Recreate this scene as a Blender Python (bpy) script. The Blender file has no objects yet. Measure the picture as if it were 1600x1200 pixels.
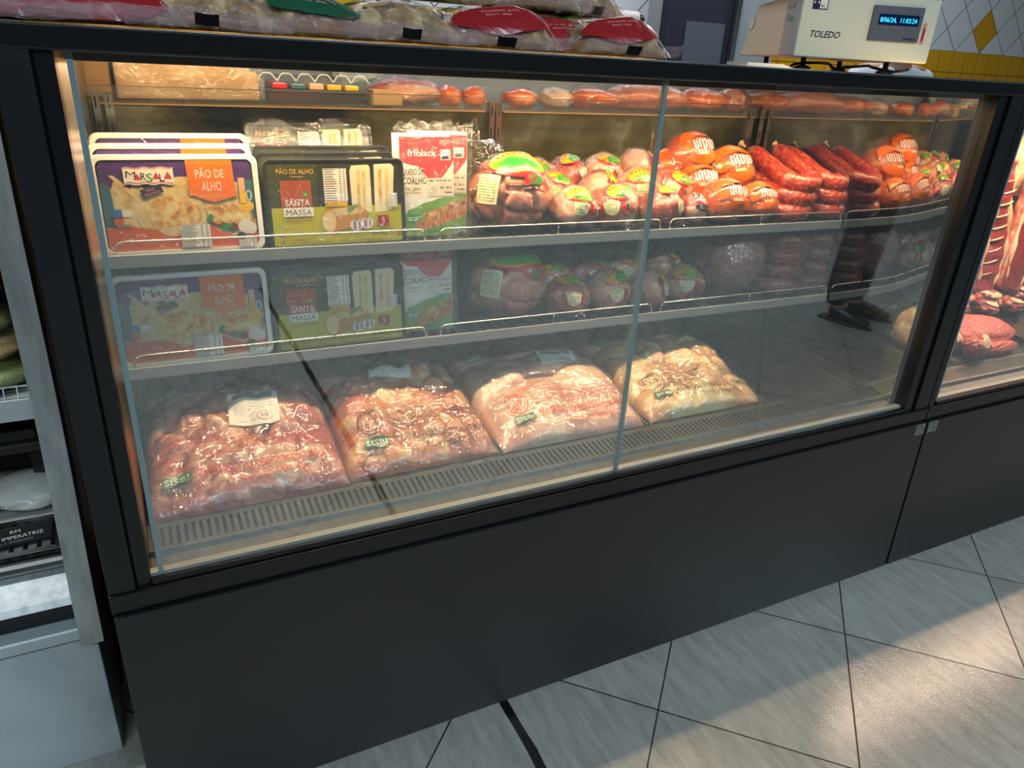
import bpy, bmesh, math, random
import numpy as np
from mathutils import Vector, Matrix, geometry

S = bpy.context.scene
COL = S.collection
PI = math.pi

# ---------------------------------------------------------------- camera
PP = np.array([800., 600.])
VX = np.array([3222., 228.]); VZ = np.array([651., 3121.])
FOC = math.sqrt(-float(np.dot(VX - PP, VZ - PP)))
_x = np.array([*(VX - PP), FOC]); _x /= np.linalg.norm(_x)
_d = np.array([*(VZ - PP), FOC]); _d -= _x * _d.dot(_x); _d /= np.linalg.norm(_d)
_y = np.cross(_x, _d); _y *= np.sign(_y[2])
R = np.stack([_x, _y, -_d])
CAM = np.array([0.0, -1.0571, 1.30])
cd = bpy.data.cameras.new('camera'); cam = bpy.data.objects.new('camera', cd); COL.objects.link(cam)
cd.sensor_width = 36.0; cd.lens = FOC / 1600 * 36.0; cd.clip_start = 0.02
mw = Matrix.Identity(4)
for i in range(3):
    mw[i][0] = R[i, 0]; mw[i][1] = -R[i, 1]; mw[i][2] = -R[i, 2]; mw[i][3] = CAM[i]
cam.matrix_world = mw
S.camera = cam

def at(px, py, y):
    """the point of the photograph's ray that lies at depth y"""
    r = R @ np.array([px - 800., py - 600., FOC])
    return CAM + r * ((y - CAM[1]) / r[1])

# ---------------------------------------------------------------- light
S.view_settings.view_transform = 'Standard'; S.view_settings.look = 'None'
S.view_settings.gamma = 1.0; S.view_settings.use_curve_mapping = False
S.view_settings.exposure = 0.0
S.cycles.transparent_max_bounces = 40; S.cycles.max_bounces = 10; S.cycles.glossy_bounces = 6
S.cycles.caustics_reflective = False; S.cycles.caustics_refractive = False
S.cycles.sample_clamp_indirect = 6.0
W = bpy.data.worlds.new('store_air'); S.world = W; W.use_nodes = True
W.node_tree.nodes['Background'].inputs[0].default_value = (0.45, 0.62, 0.80, 1)
W.node_tree.nodes['Background'].inputs[1].default_value = 0.10

def area(name, loc, target, sx, sy, power, col, spread=180):
    l = bpy.data.lights.new(name, 'AREA'); l.shape = 'RECTANGLE'; l.size = sx; l.size_y = sy
    l.energy = power; l.color = col; l.spread = math.radians(spread)
    o = bpy.data.objects.new(name, l); COL.objects.link(o); o.location = loc
    d = (Vector(target) - Vector(loc)).normalized()
    zq = -d; xq = Vector((1, 0, 0)); xq = (xq - zq * xq.dot(zq)).normalized(); yq = zq.cross(xq)
    m = Matrix((xq, yq, zq)).transposed().to_4x4(); m.translation = Vector(loc); o.matrix_world = m
    return o

WARM = (1.0, 0.70, 0.39); COOL = (0.66, 0.87, 1.0)
# led strips inside the two cases, under the front header; added spill and fill lamps too
area('case_led_light', (0.81, 0.292, 1.254), (0.81, 0.277, 0.80), 1.70, 0.024, 16.5, WARM)
area('case_rear_light', (0.81, 0.640, 1.266), (0.81, 0.76, 1.17), 1.70, 0.02, 3.2, WARM)
area('case_led_spill', (0.81, 0.115, 1.286), (0.81, 0.10, 2.0), 1.70, 0.02, 1.2, (1.0, 0.62, 0.30))  # added upward lamp, stands in for strip light leaking through the glass top
area('meat_case_led_light', (2.80, 0.300, 1.254), (2.80, 0.30, 0.80), 1.9, 0.024, 26.0, (1.0, 0.66, 0.46))
area('produce_fill_light', (-0.85, 0.26, 1.42), (-0.85, 0.45, 0.6), 1.2, 0.05, 10.0, (0.85, 0.95, 1.0))  # fill lamp added to brighten the produce case, no fixture modelled
# ceiling tubes of the store (cool, customers' side) and warm strip lamps over the butchers' side
for k, (x, y) in enumerate([(-1.5, -2.6), (1.5, -2.6), (4.5, -2.6), (0.0, -5.0), (3.5, -5.0)]):
    area('ceiling_tube_light', (x, y, 2.95), (x, y, 0), 2.2, 0.25, 72.0 if y > -3 else 12.0, COOL)
for x in (0.6, 2.4, 4.2):
    area('kitchen_tube_light', (x, 2.2, 2.95), (x, 2.2, 0), 1.3, 0.2, 26.0, (0.86, 0.93, 1.0))

# ---------------------------------------------------------------- materials
def hx(s):
    s = s.lstrip('#'); c = [int(s[i:i + 2], 16) / 255 for i in (0, 2, 4)]
    return tuple(x / 12.92 if x <= .04045 else ((x + .055) / 1.055) ** 2.4 for x in c)
M = {}
def _new(name):
    m = bpy.data.materials.new(name); m.use_nodes = True; M[name] = m
    nt = m.node_tree; return m, nt, nt.nodes['Principled BSDF']
def _set(b, **k):
    names = dict(rough='Roughness', metal='Metallic', spec='Specular IOR Level', coat='Coat Weight', coatr='Coat Roughness',
                 alpha='Alpha', sss='Subsurface Weight')
    for a, v in k.items(): b.inputs[names[a]].default_value = v
def P(name, c, emit=None, **k):
    m, nt, b = _new(name)
    c = hx(c) if isinstance(c, str) else c
    b.inputs['Base Color'].default_value = (*c, 1); _set(b, **({'rough': .5} | k))
    if emit: b.inputs['Emission Color'].default_value = (*c, 1); b.inputs['Emission Strength'].default_value = emit
    return m
def ramp(nt, stops):
    r = nt.nodes.new('ShaderNodeValToRGB'); e = r.color_ramp.elements
    while len(e) < len(stops): e.new(.5)
    for el, (p, c) in zip(e, stops): el.position = p; el.color = (*(hx(c) if isinstance(c, str) else c), 1)
    return r
def N(name, stops, scale=8, detail=4, stretch=(1, 1, 1), bump=0, bscale=None, dist=0.0, tone=False, kind='noise', rot=(0, 0, 0), **k):
    """colour from a noise through a ramp, optional bump"""
    m, nt, b = _new(name); L = nt.links.new
    tc = nt.nodes.new('ShaderNodeTexCoord'); mp = nt.nodes.new('ShaderNodeMapping')
    mp.inputs['Scale'].default_value = stretch; mp.inputs['Rotation'].default_value = rot
    L(tc.outputs['Object'], mp.inputs[0])
    if kind == 'voronoi':
        n = nt.nodes.new('ShaderNodeTexVoronoi'); n.inputs['Scale'].default_value = scale; out = n.outputs['Distance']
    else:
        n = nt.nodes.new('ShaderNodeTexNoise'); n.inputs['Scale'].default_value = scale; n.inputs['Detail'].default_value = detail
        n.inputs['Distortion'].default_value = dist; out = n.outputs['Fac']
    L(mp.outputs[0], n.inputs['Vector'])
    fac = out
    if tone:
        a = nt.nodes.new('ShaderNodeAttribute'); a.attribute_name = 'tone'
        ad = nt.nodes.new('ShaderNodeMath'); ad.operation = 'MULTIPLY_ADD'; ad.inputs[1].default_value = .42
        L(a.outputs['Fac'], ad.inputs[0])
        h = nt.nodes.new('ShaderNodeMath'); h.operation = 'MULTIPLY'; h.inputs[1].default_value = .58
        L(out, h.inputs[0]); L(h.outputs[0], ad.inputs[2]); fac = ad.outputs[0]
    r = ramp(nt, stops); L(fac, r.inputs[0]); L(r.outputs[0], b.inputs['Base Color'])
    _set(b, **({'rough': .5} | k))
    if bump:
        n2 = nt.nodes.new('ShaderNodeTexNoise'); n2.inputs['Scale'].default_value = bscale or scale * 2; n2.inputs['Detail'].default_value = 3
        L(mp.outputs[0], n2.inputs['Vector'])
        bp = nt.nodes.new('ShaderNodeBump'); bp.inputs['Strength'].default_value = bump; bp.inputs['Distance'].default_value = .01
        L(n2.outputs['Fac'], bp.inputs['Height']); L(bp.outputs[0], b.inputs['Normal'])
        if k.get('coat'): L(bp.outputs[0], b.inputs['Coat Normal'])
    return m
def FILM(name, tint=(1, 1, 1), f0=.06, bdist=.01, haze=.06, rough=.12, bump=.6, bscale=40, hazecol=(.9, .9, .9), stretch=(1, 1, 1), fmul=.8):
    """thin clear plastic or a glass sheet: see-through, with a Fresnel sheen and a little haze"""
    m = bpy.data.materials.new(name); m.use_nodes = True; M[name] = m
    nt = m.node_tree; nt.nodes.clear(); L = nt.links.new; nn = nt.nodes.new
    out = nn('ShaderNodeOutputMaterial'); tr = nn('ShaderNodeBsdfTransparent'); tr.inputs[0].default_value = (*tint, 1)
    gl = nn('ShaderNodeBsdfGlossy'); gl.inputs['Roughness'].default_value = rough; gl.inputs[0].default_value = (1, 1, 1, 1)
    lw = nn('ShaderNodeLayerWeight'); lw.inputs[0].default_value = .5
    pw = nn('ShaderNodeMath'); pw.operation = 'POWER'; pw.inputs[1].default_value = 5
    ma = nn('ShaderNodeMath'); ma.operation = 'MULTIPLY_ADD'; ma.inputs[1].default_value = fmul; ma.inputs[2].default_value = f0; ma.use_clamp = True
    L(lw.outputs['Facing'], pw.inputs[0]); L(pw.outputs[0], ma.inputs[0])
    if bump:
        tc = nn('ShaderNodeTexCoord'); mp = nn('ShaderNodeMapping'); mp.inputs['Scale'].default_value = stretch
        L(tc.outputs['Object'], mp.inputs[0])
        n2 = nn('ShaderNodeTexNoise'); n2.inputs['Scale'].default_value = bscale; n2.inputs['Detail'].default_value = 3; n2.inputs['Distortion'].default_value = 1.2
        L(mp.outputs[0], n2.inputs['Vector'])
        bp = nn('ShaderNodeBump'); bp.inputs['Strength'].default_value = bump; bp.inputs['Distance'].default_value = bdist
        L(n2.outputs['Fac'], bp.inputs['Height']); L(bp.outputs[0], gl.inputs['Normal'])
    mx = nn('ShaderNodeMixShader'); L(ma.outputs[0], mx.inputs[0]); L(tr.outputs[0], mx.inputs[1]); L(gl.outputs[0], mx.inputs[2])
    last = mx
    if haze:
        df = nn('ShaderNodeBsdfDiffuse'); df.inputs[0].default_value = (*hazecol, 1)
        m2 = nn('ShaderNodeMixShader'); m2.inputs[0].default_value = haze
        L(mx.outputs[0], m2.inputs[1]); L(df.outputs[0], m2.inputs[2]); last = m2
    L(last.outputs[0], out.inputs[0])
    return m

FILM('glass_pane', (.955, .98, .975), f0=.155, haze=0.012, rough=0.0, bump=0, hazecol=(.6, .7, .75))
FILM('glass_top', (.92, .96, .95), f0=.04, haze=0, rough=0.0, bump=0)
FILM('acrylic', (.97, .97, .95), f0=.05, haze=.03, rough=.02, bump=0)
FILM('bag_film', f0=.11, haze=.04, rough=.10, bump=1.0, bscale=26)
FILM('wrap_film', f0=.07, bdist=.022, haze=.005, rough=.07, bump=1.0, bscale=30)
FILM('pack_film', f0=.065, haze=.012, rough=.07, bump=.9, bscale=24)
FILM('soft_film', f0=.08, haze=.05, rough=.2, bump=1.0, bscale=45)
FILM('seal_film', f0=.12, haze=.22, rough=.2, bump=1.0, bscale=60, stretch=(.15, 1, 8), hazecol=(.70, .45, .50))
P('glass_edge', '#738789', rough=.25)
N('black_panel', [(.35, '#121316'), (.7, '#16171a')], 3, 5, rough=.30, spec=.6)
P('black_frame', '#0a0b0e', rough=.30)
P('black_post', '#0d0e12', rough=.38)
P('black_plastic', '#121212', rough=.4)
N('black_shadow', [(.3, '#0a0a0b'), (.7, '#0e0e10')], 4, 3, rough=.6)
N('steel', [(.3, '#8f918f'), (.7, '#a9aaa8')], 6, 5, stretch=(1, 14, 14), metal=1.0, rough=.30, bump=.03)
N('steel_band', [(.3, '#a8a7a0'), (.7, '#bdbbb2')], 6, 5, stretch=(1, 10, 10), metal=.35, rough=.35)
N('steel_deck', [(.3, '#5d6062'), (.7, '#707375')], 6, 5, stretch=(2, 8, 2), metal=1.0, rough=.24)
N('steel_ledge', [(.3, '#2f3232'), (.7, '#3c3f3f')], 6, 5, stretch=(2, 9, 9), metal=.8, rough=.34)
N('steel_grille', [(.3, '#6c6f70'), (.7, '#7f8283')], 6, 5, metal=1.0, rough=.28)
N('steel_worn', [(.25, '#8d8e8c'), (.55, '#a7a8a5'), (.8, '#bab8b1')], 9, 6, stretch=(6, 6, 1), metal=.12, rough=.33, bump=.06)
N('steel_back', [(.34, '#1d1b16'), (.44, '#443f2a'), (.51, '#5e562c'), (.58, '#6b664a'), (.68, '#98947e')], 5, 15, dist=.25, metal=.35, rough=.36, bump=.15, bscale=50)  # frost mottling, with yellowish reflections painted into the colour
P('chrome', '#d8d8d4', metal=1, rough=.18)
P('mirror', '#b9b7b2', metal=1, rough=.015)
P('led_diffuser', '#fff0d8', emit=1.5, rough=.4)
N('base_white', [(.2, '#8f9598'), (.5, '#aeb3b5'), (.8, '#bcc0c1')], 5, 8, dist=.8, rough=.5, bump=.03)
N('cardboard', [(.3, '#b28a5c'), (.7, '#c79c69')], 6, 5, stretch=(1, 1, 8), rough=.8)
P('white_plastic', '#e9e6df', rough=.3); P('cream_tray', '#efe9dc', rough=.35)
P('ivory_plastic', '#dcd9c4', rough=.38); P('grey_plastic', '#a9adba', rough=.4)
P('display_bezel', '#5c616b', rough=.35); P('display_blue', '#06244a', rough=.15)
P('display_glow', '#39c8ff', emit=2.0)
P('paper', '#e9e4da', rough=.7); P('ink', '#22201f', rough=.6); P('ink_grey', '#77746f', rough=.6)
for n_, c_ in dict(purple='#4a2a6b', orange='#ef7416', orange_deep='#dd5a18', red='#d3202b', red_dark='#a31621', navy='#1c2346', green='#2c8a36',
                   green_lime='#6a9a2a', green_dark='#15573b', olive='#39401a', olive_dark='#23280f', lime='#b9b419', yellow='#eab61f', bread='#e6c98c',
                   bread_pale='#eadfb8', crust='#c98a3c', brick='#a94a24', white='#f1ece2', teal='#3f6b78', lilac='#9a7e97', brown='#6e3a1c',
                   pink='#d88e86', blue='#3a76b8', garlic='#e6dcd2', black='#161514', peach='#e6b288', red_print='#c8352c', sisbi='#1d6a42').items():
    P('print_' + n_, c_, rough=.32, coat=.35, coatr=.12)
N('bread_print', [(.3, '#b48747'), (.46, '#d8bb7c'), (.62, '#e4cf9a'), (.78, '#b57a34')], 45, 5, rough=.4)
N('toast_print', [(.30, '#7d3214'), (.40, '#cf8a32'), (.54, '#e6c77c'), (.75, '#efdca4')], 60, 5, rough=.35, coat=.3)
N('grill_print', [(.3, '#7c2a14'), (.5, '#c2672a'), (.62, '#e7b648'), (.8, '#f2d574')], 9, 4, stretch=(22, 1, 6), rough=.35, coat=.3)
flesh = [(.20, '#8e2c26'), (.38, '#be5c4c'), (.54, '#d58870'), (.70, '#e2ae8a'), (.88, '#ecd0a6')]
N('chicken_pink', flesh, 22, 4, tone=True, rough=.34, coat=.5, coatr=.15, bump=.7, bscale=48, sss=0)
N('chicken_orange', [(.18, '#8e2f18'), (.38, '#c8663a'), (.54, '#dd9060'), (.72, '#e9bb7c'), (.86, '#f1d9a2')], 22, 4, tone=True, rough=.32, coat=.5, bump=.7, bscale=48)
N('chicken_breast', [(.2, '#cf8f7b'), (.45, '#e3b19b'), (.7, '#ecc9ad'), (.9, '#f0d8bd')], 12, 3, tone=True, rough=.34, coat=.5, bump=.15, bscale=40)
N('chicken_yellow', [(.15, '#b06c4a'), (.38, '#d7a06a'), (.55, '#e4c07e'), (.72, '#ecd9a4'), (.88, '#f1e4bf')], 20, 4, tone=True, rough=.34, coat=.5, bump=.6, bscale=45)
N('sausage_pink', [(.25, '#a95a48'), (.5, '#c67a62'), (.75, '#d99a80')], 30, 4, tone=True, rough=.35, coat=.5, bump=.2, bscale=90)
N('sausage_red', [(.30, '#7d1e12'), (.5, '#a83420'), (.60, '#bb4a2c'), (.72, '#d98a60')], 110, 3, rough=.33, coat=.5, coatr=.15, bump=.25, bscale=110)
N('sausage_brown', [(.30, '#5e2014'), (.5, '#84372a'), (.62, '#9c4c3a'), (.75, '#b98066')], 110, 3, rough=.36, coat=.4, coatr=.2, bump=.25, bscale=110)
N('sausage_coarse', [(.25, '#8b4237'), (.48, '#a96152'), (.62, '#bb7a68'), (.78, '#d2a48f')], 120, 4, rough=.4, coat=.4, bump=.35, bscale=120)
N('orange_wrap', [(.2, '#c9480c'), (.5, '#e3660f'), (.75, '#ee8426')], 14, 3, rough=.28, coat=.6, bump=.3, bscale=35)
N('orange_meat', [(.2, '#b0401c'), (.5, '#d4663a'), (.75, '#e2905f')], 16, 3, rough=.3, coat=.6, bump=.3, bscale=40)
N('ground_meat', [(.25, '#a3312f'), (.5, '#cf5a52'), (.65, '#dd7a6c'), (.82, '#eab9a4')], 120, 5, rough=.4, coat=.3, bump=.7, bscale=130)
N('beef', [(.2, '#5d1414'), (.45, '#932824'), (.62, '#b64a3e'), (.74, '#d08e70'), (.86, '#ecd0a6')], 30, 7, dist=1.6, tone=True, rough=.33, coat=.5, bump=.3, bscale=50)
N('fat', [(.25, '#dca877'), (.55, '#eccb9d'), (.8, '#f2dfbd')], 18, 4, rough=.4, coat=.4, bump=.3, bscale=50)
N('rinds', [(.15, '#6d4522'), (.36, '#a3763f'), (.55, '#c9a56c'), (.8, '#e0c594')], 40, 4, tone=True, rough=.55, bump=.5, bscale=90)
N('greens', [(.2, '#3c4a22'), (.45, '#6d7a3a'), (.7, '#a3a763'), (.88, '#c9c48e')], 16, 4, stretch=(1, 2, 6), rough=.4, coat=.4, bump=.3)
P('wood_dark', '#2a2320', rough=.6)
P('skin', '#b57b5e', rough=.5); P('shirt_white', '#e4e6ea', rough=.8); P('cloth_navy', '#1b2030', rough=.8); P('cloth_black', '#15151a', rough=.85)
P('shoe_leather', '#2c211c', rough=.35); P('hair_dark', '#1a1412', rough=.6); P('shoe_sole', '#3a332e', rough=.7)

# ---------------------------------------------------------------- helpers
class MB:
    """collects shapes (with their materials) and links them as ONE mesh object"""
    def __init__(s): s.v = []; s.f = []; s.mi = []; s.mats = []; s.tone = None
    def m(s, name):
        if name not in s.mats: s.mats.append(name)
        return s.mats.index(name)
    def add(s, vs, fs, mat):
        b = len(s.v); s.v += [tuple(map(float, v)) for v in vs]; k = s.m(mat)
        s.f += [tuple(b + i for i in f) for f in fs]; s.mi += [k] * len(fs)
    def box(s, x0, x1, y0, y1, z0, z1, mat):
        s.add([(x0, y0, z0), (x1, y0, z0), (x1, y1, z0), (x0, y1, z0), (x0, y0, z1), (x1, y0, z1), (x1, y1, z1), (x0, y1, z1)],
              [(3, 2, 1, 0), (4, 5, 6, 7), (0, 1, 5, 4), (1, 2, 6, 5), (2, 3, 7, 6), (3, 0, 4, 7)], mat); return s
    def prism(s, pts, d, mat):
        """closed outline pts (3d, ordered) pushed along d"""
        n = len(pts); d = np.array(d); a = [np.array(p) for p in pts]
        s.add(a + [p + d for p in a], [tuple(range(n))[::-1], tuple(range(n, 2 * n))] + [(i, (i + 1) % n, n + (i + 1) % n, n + i) for i in range(n)], mat); return s
    def tube(s, path, r, mat, n=8, cap=True, sq=1.0):
        p = [np.array(q, float) for q in path]; rr = r if hasattr(r, '__len__') else [r] * len(p); vs = []; fs = []
        t0 = p[1] - p[0]; t0 /= np.linalg.norm(t0); ref = np.array([0, 0, 1.]) if abs(t0[2]) < .9 else np.array([1., 0, 0])
        for i, q in enumerate(p):
            t = p[min(i + 1, len(p) - 1)] - p[max(i - 1, 0)]; t /= np.linalg.norm(t)
            a = np.cross(t, ref); a /= np.linalg.norm(a); b = np.cross(a, t); ref = b
            for k in range(n):
                an = 2 * PI * k / n; vs.append(q + rr[i] * (math.cos(an) * a + sq * math.sin(an) * b))
        for i in range(len(p) - 1):
            for k in range(n):
                k2 = (k + 1) % n; fs.append((i * n + k, i * n + k2, (i + 1) * n + k2, (i + 1) * n + k))
        if cap: fs += [tuple(range(n))[::-1], tuple((len(p) - 1) * n + k for k in range(n))]
        s.add(vs, fs, mat); return s
    def lathe(s, prof, mat, n=24, axis='z', c=(0, 0, 0)):
        vs = []; fs = []
        for r, z in prof:
            for k in range(n):
                a = 2 * PI * k / n; p = (r * math.cos(a), r * math.sin(a), z)
                if axis == 'x': p = (p[2], p[0], p[1])
                if axis == 'y': p = (p[0], p[2], p[1])
                vs.append((p[0] + c[0], p[1] + c[1], p[2] + c[2]))
        for i in range(len(prof) - 1):
            for k in range(n): fs.append((i * n + k, i * n + (k + 1) % n, (i + 1) * n + (k + 1) % n, (i + 1) * n + k))
        fs += [tuple(range(n))[::-1], tuple((len(prof) - 1) * n + k for k in range(n))]
        s.add(vs, fs, mat); return s
    def mesh(s, name, smooth=False, tone=None):
        me = bpy.data.meshes.new(name); me.from_pydata(s.v, [], s.f)
        for q in s.mats: me.materials.append(M[q])
        me.polygons.foreach_set('material_index', s.mi)
        if smooth: me.polygons.foreach_set('use_smooth', [True] * len(s.f))
        if tone is not None:
            at_ = me.attributes.new('tone', 'FLOAT', 'POINT'); at_.data.foreach_set('value', np.asarray(tone, np.float32).ravel())
        me.update(); return me
    def obj(s, name, parent=None, smooth=False, bevel=0, tone=None, seg=2):
        return link(s.mesh(name, smooth, tone), name, parent, bevel, seg)
def link(me, name, parent=None, bevel=0, seg=2):
    o = bpy.data.objects.new(name, me); COL.objects.link(o)
    if parent: o.parent = parent
    if bevel:
        b = o.modifiers.new('bevel', 'BEVEL'); b.width = bevel; b.segments = seg; b.limit_method = 'ANGLE'; b.angle_limit = .7
    return o
def gridmesh(name, pts, mat, tone=None, close=False, smooth=True, flip=False):
    """mesh from an (nu, nv, 3) array"""
    nu, nv = pts.shape[:2]; idx = np.arange(nu * nv).reshape(nu, nv)
    q = np.stack([idx[:-1, :-1], idx[1:, :-1], idx[1:, 1:], idx[:-1, 1:]], -1).reshape(-1, 4)
    if close:
        q = np.concatenate([q, np.stack([idx[-1, :-1], idx[0, :-1], idx[0, 1:], idx[-1, 1:]], -1).reshape(-1, 4)])
    if flip: q = q[:, ::-1]
    me = bpy.data.meshes.new(name); me.from_pydata(pts.reshape(-1, 3).tolist(), [], q.tolist()); me.materials.append(M[mat])
    if smooth: me.polygons.foreach_set('use_smooth', [True] * len(q))
    if tone is not None:
        a = me.attributes.new('tone', 'FLOAT', 'POINT'); a.data.foreach_set('value', np.asarray(tone, np.float32).ravel())
    me.update(); return me
def thing(name, label, cat, loc=(0, 0, 0), rot=(0, 0, 0), group=None):
    o = bpy.data.objects.new(name, None); COL.objects.link(o); o.empty_display_size = .05
    o.location = loc; o.rotation_euler = rot; tag(o, label, cat, group); return o
def tag(o, label, cat, group=None):
    o['label'] = label; o['category'] = cat
    if group: o['group'] = group
    return o
def struct(o, label=None):
    o['kind'] = 'structure'
    if label: o['label'] = label
    return o
def dup(root, label, loc, rot=None, group=None, scale=None):
    r = root.copy(); COL.objects.link(r); r.location = loc; r['label'] = label
    if rot is not None: r.rotation_euler = rot
    if group: r['group'] = group
    if scale is not None: r.scale = scale if hasattr(scale, '__len__') else (scale,) * 3
    for ch in list(root.children):
        c = ch.copy(); COL.objects.link(c); c.parent = r
        for g in list(ch.children):
            d = g.copy(); COL.objects.link(d); d.parent = c
    return r

_rs = {}
def fn(p, seed=0, freq=1.0, octs=3):
    """cheap smooth noise in about [-1, 1] on an (..., 3) array"""
    if seed not in _rs:
        r = np.random.RandomState(seed); d = r.normal(size=(24, 3)); d /= np.linalg.norm(d, axis=1)[:, None]
        _rs[seed] = (d * r.uniform(.6, 1.6, (24, 1)), r.uniform(0, 7, 24))
    d, ph = _rs[seed]; o = 0; amp = 1; tot = 0; f = freq
    for k in range(octs):
        dd = d[k * 8:(k + 1) * 8]; o = o + amp * np.sin(np.tensordot(p, dd.T, 1) * f * 2.2 + ph[k * 8:(k + 1) * 8]).sum(-1) / 3.2
        tot += amp; amp *= .5; f *= 2.1
    return o / tot

# every word used in the scene, made into flat glyph meshes once, while the scene is still empty
WORDS = ['M', 'R', 'S', 'L', 'PÃO DE', 'ALHO', 'TRADICIONAL', 'MAIS', 'RECHEIO', 'PÃO DE ALHO', 'SANTA', 'MASSA', 'BAGUETE', '5', 'friolack', 'QUEIJO DE',
         'COALHO', 'Original', 'SISBI', '219', 'DEVE SER PESADO NA PRESENÇA DO CONSUMIDOR', 'Peso da Embalagem: 42g', 'INSPECIONADO',
         'Prix', '4', 'Flex', 'TOLEDO', '8/06/24,  11:03:24', 'RM IMPERATRIZ', 'RM', '419g', 'SIF', 'TENDA']
TXT = {}
def _make_words():
    os_ = []
    for w in WORDS:
        c = bpy.data.curves.new('w', 'FONT'); c.body = w; c.size = 1.0; c.resolution_u = 2; c.offset = .010 if w in ('TOLEDO', 'SANTA', 'friolack', 'SISBI', 'Flex', 'Prix', '4', 'R', 'S', 'L') or 'CONSUMIDOR' in w or 'Peso' in w else 0
        o = bpy.data.objects.new('w', c); COL.objects.link(o); os_.append((w, o, c))
    dg = bpy.context.evaluated_depsgraph_get()
    for w, o, c in os_:
        me = o.evaluated_get(dg).to_mesh(); v = np.array([tuple(q.co)[:2] for q in me.vertices]); f = [tuple(p.vertices) for p in me.polygons]
        TXT[w] = (v, f); o.evaluated_get(dg).to_mesh_clear()
    for w, o, c in os_:
        bpy.data.objects.remove(o); bpy.data.curves.remove(c)
_make_words()
def glyphs(w, u, v, h, width=None, align='C', rot=0, shear=0):
    """2d points and faces of a word: cap height h, centred (or left) at u with its baseline at v"""
    p, f = TXT[w]; p = p.copy(); p[:, 0] -= p[:, 0].min(); ww = p[:, 0].max(); sc = h / .72
    sx = (width / ww) if width else sc
    p = np.stack([p[:, 0] * sx, p[:, 1] * sc], 1)
    if align == 'C': p[:, 0] -= ww * sx / 2
    p[:, 0] += shear * p[:, 1]
    c, s_ = math.cos(rot), math.sin(rot); p = p @ np.array([[c, s_], [-s_, c]])
    return p + np.array([u, v]), f

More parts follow.
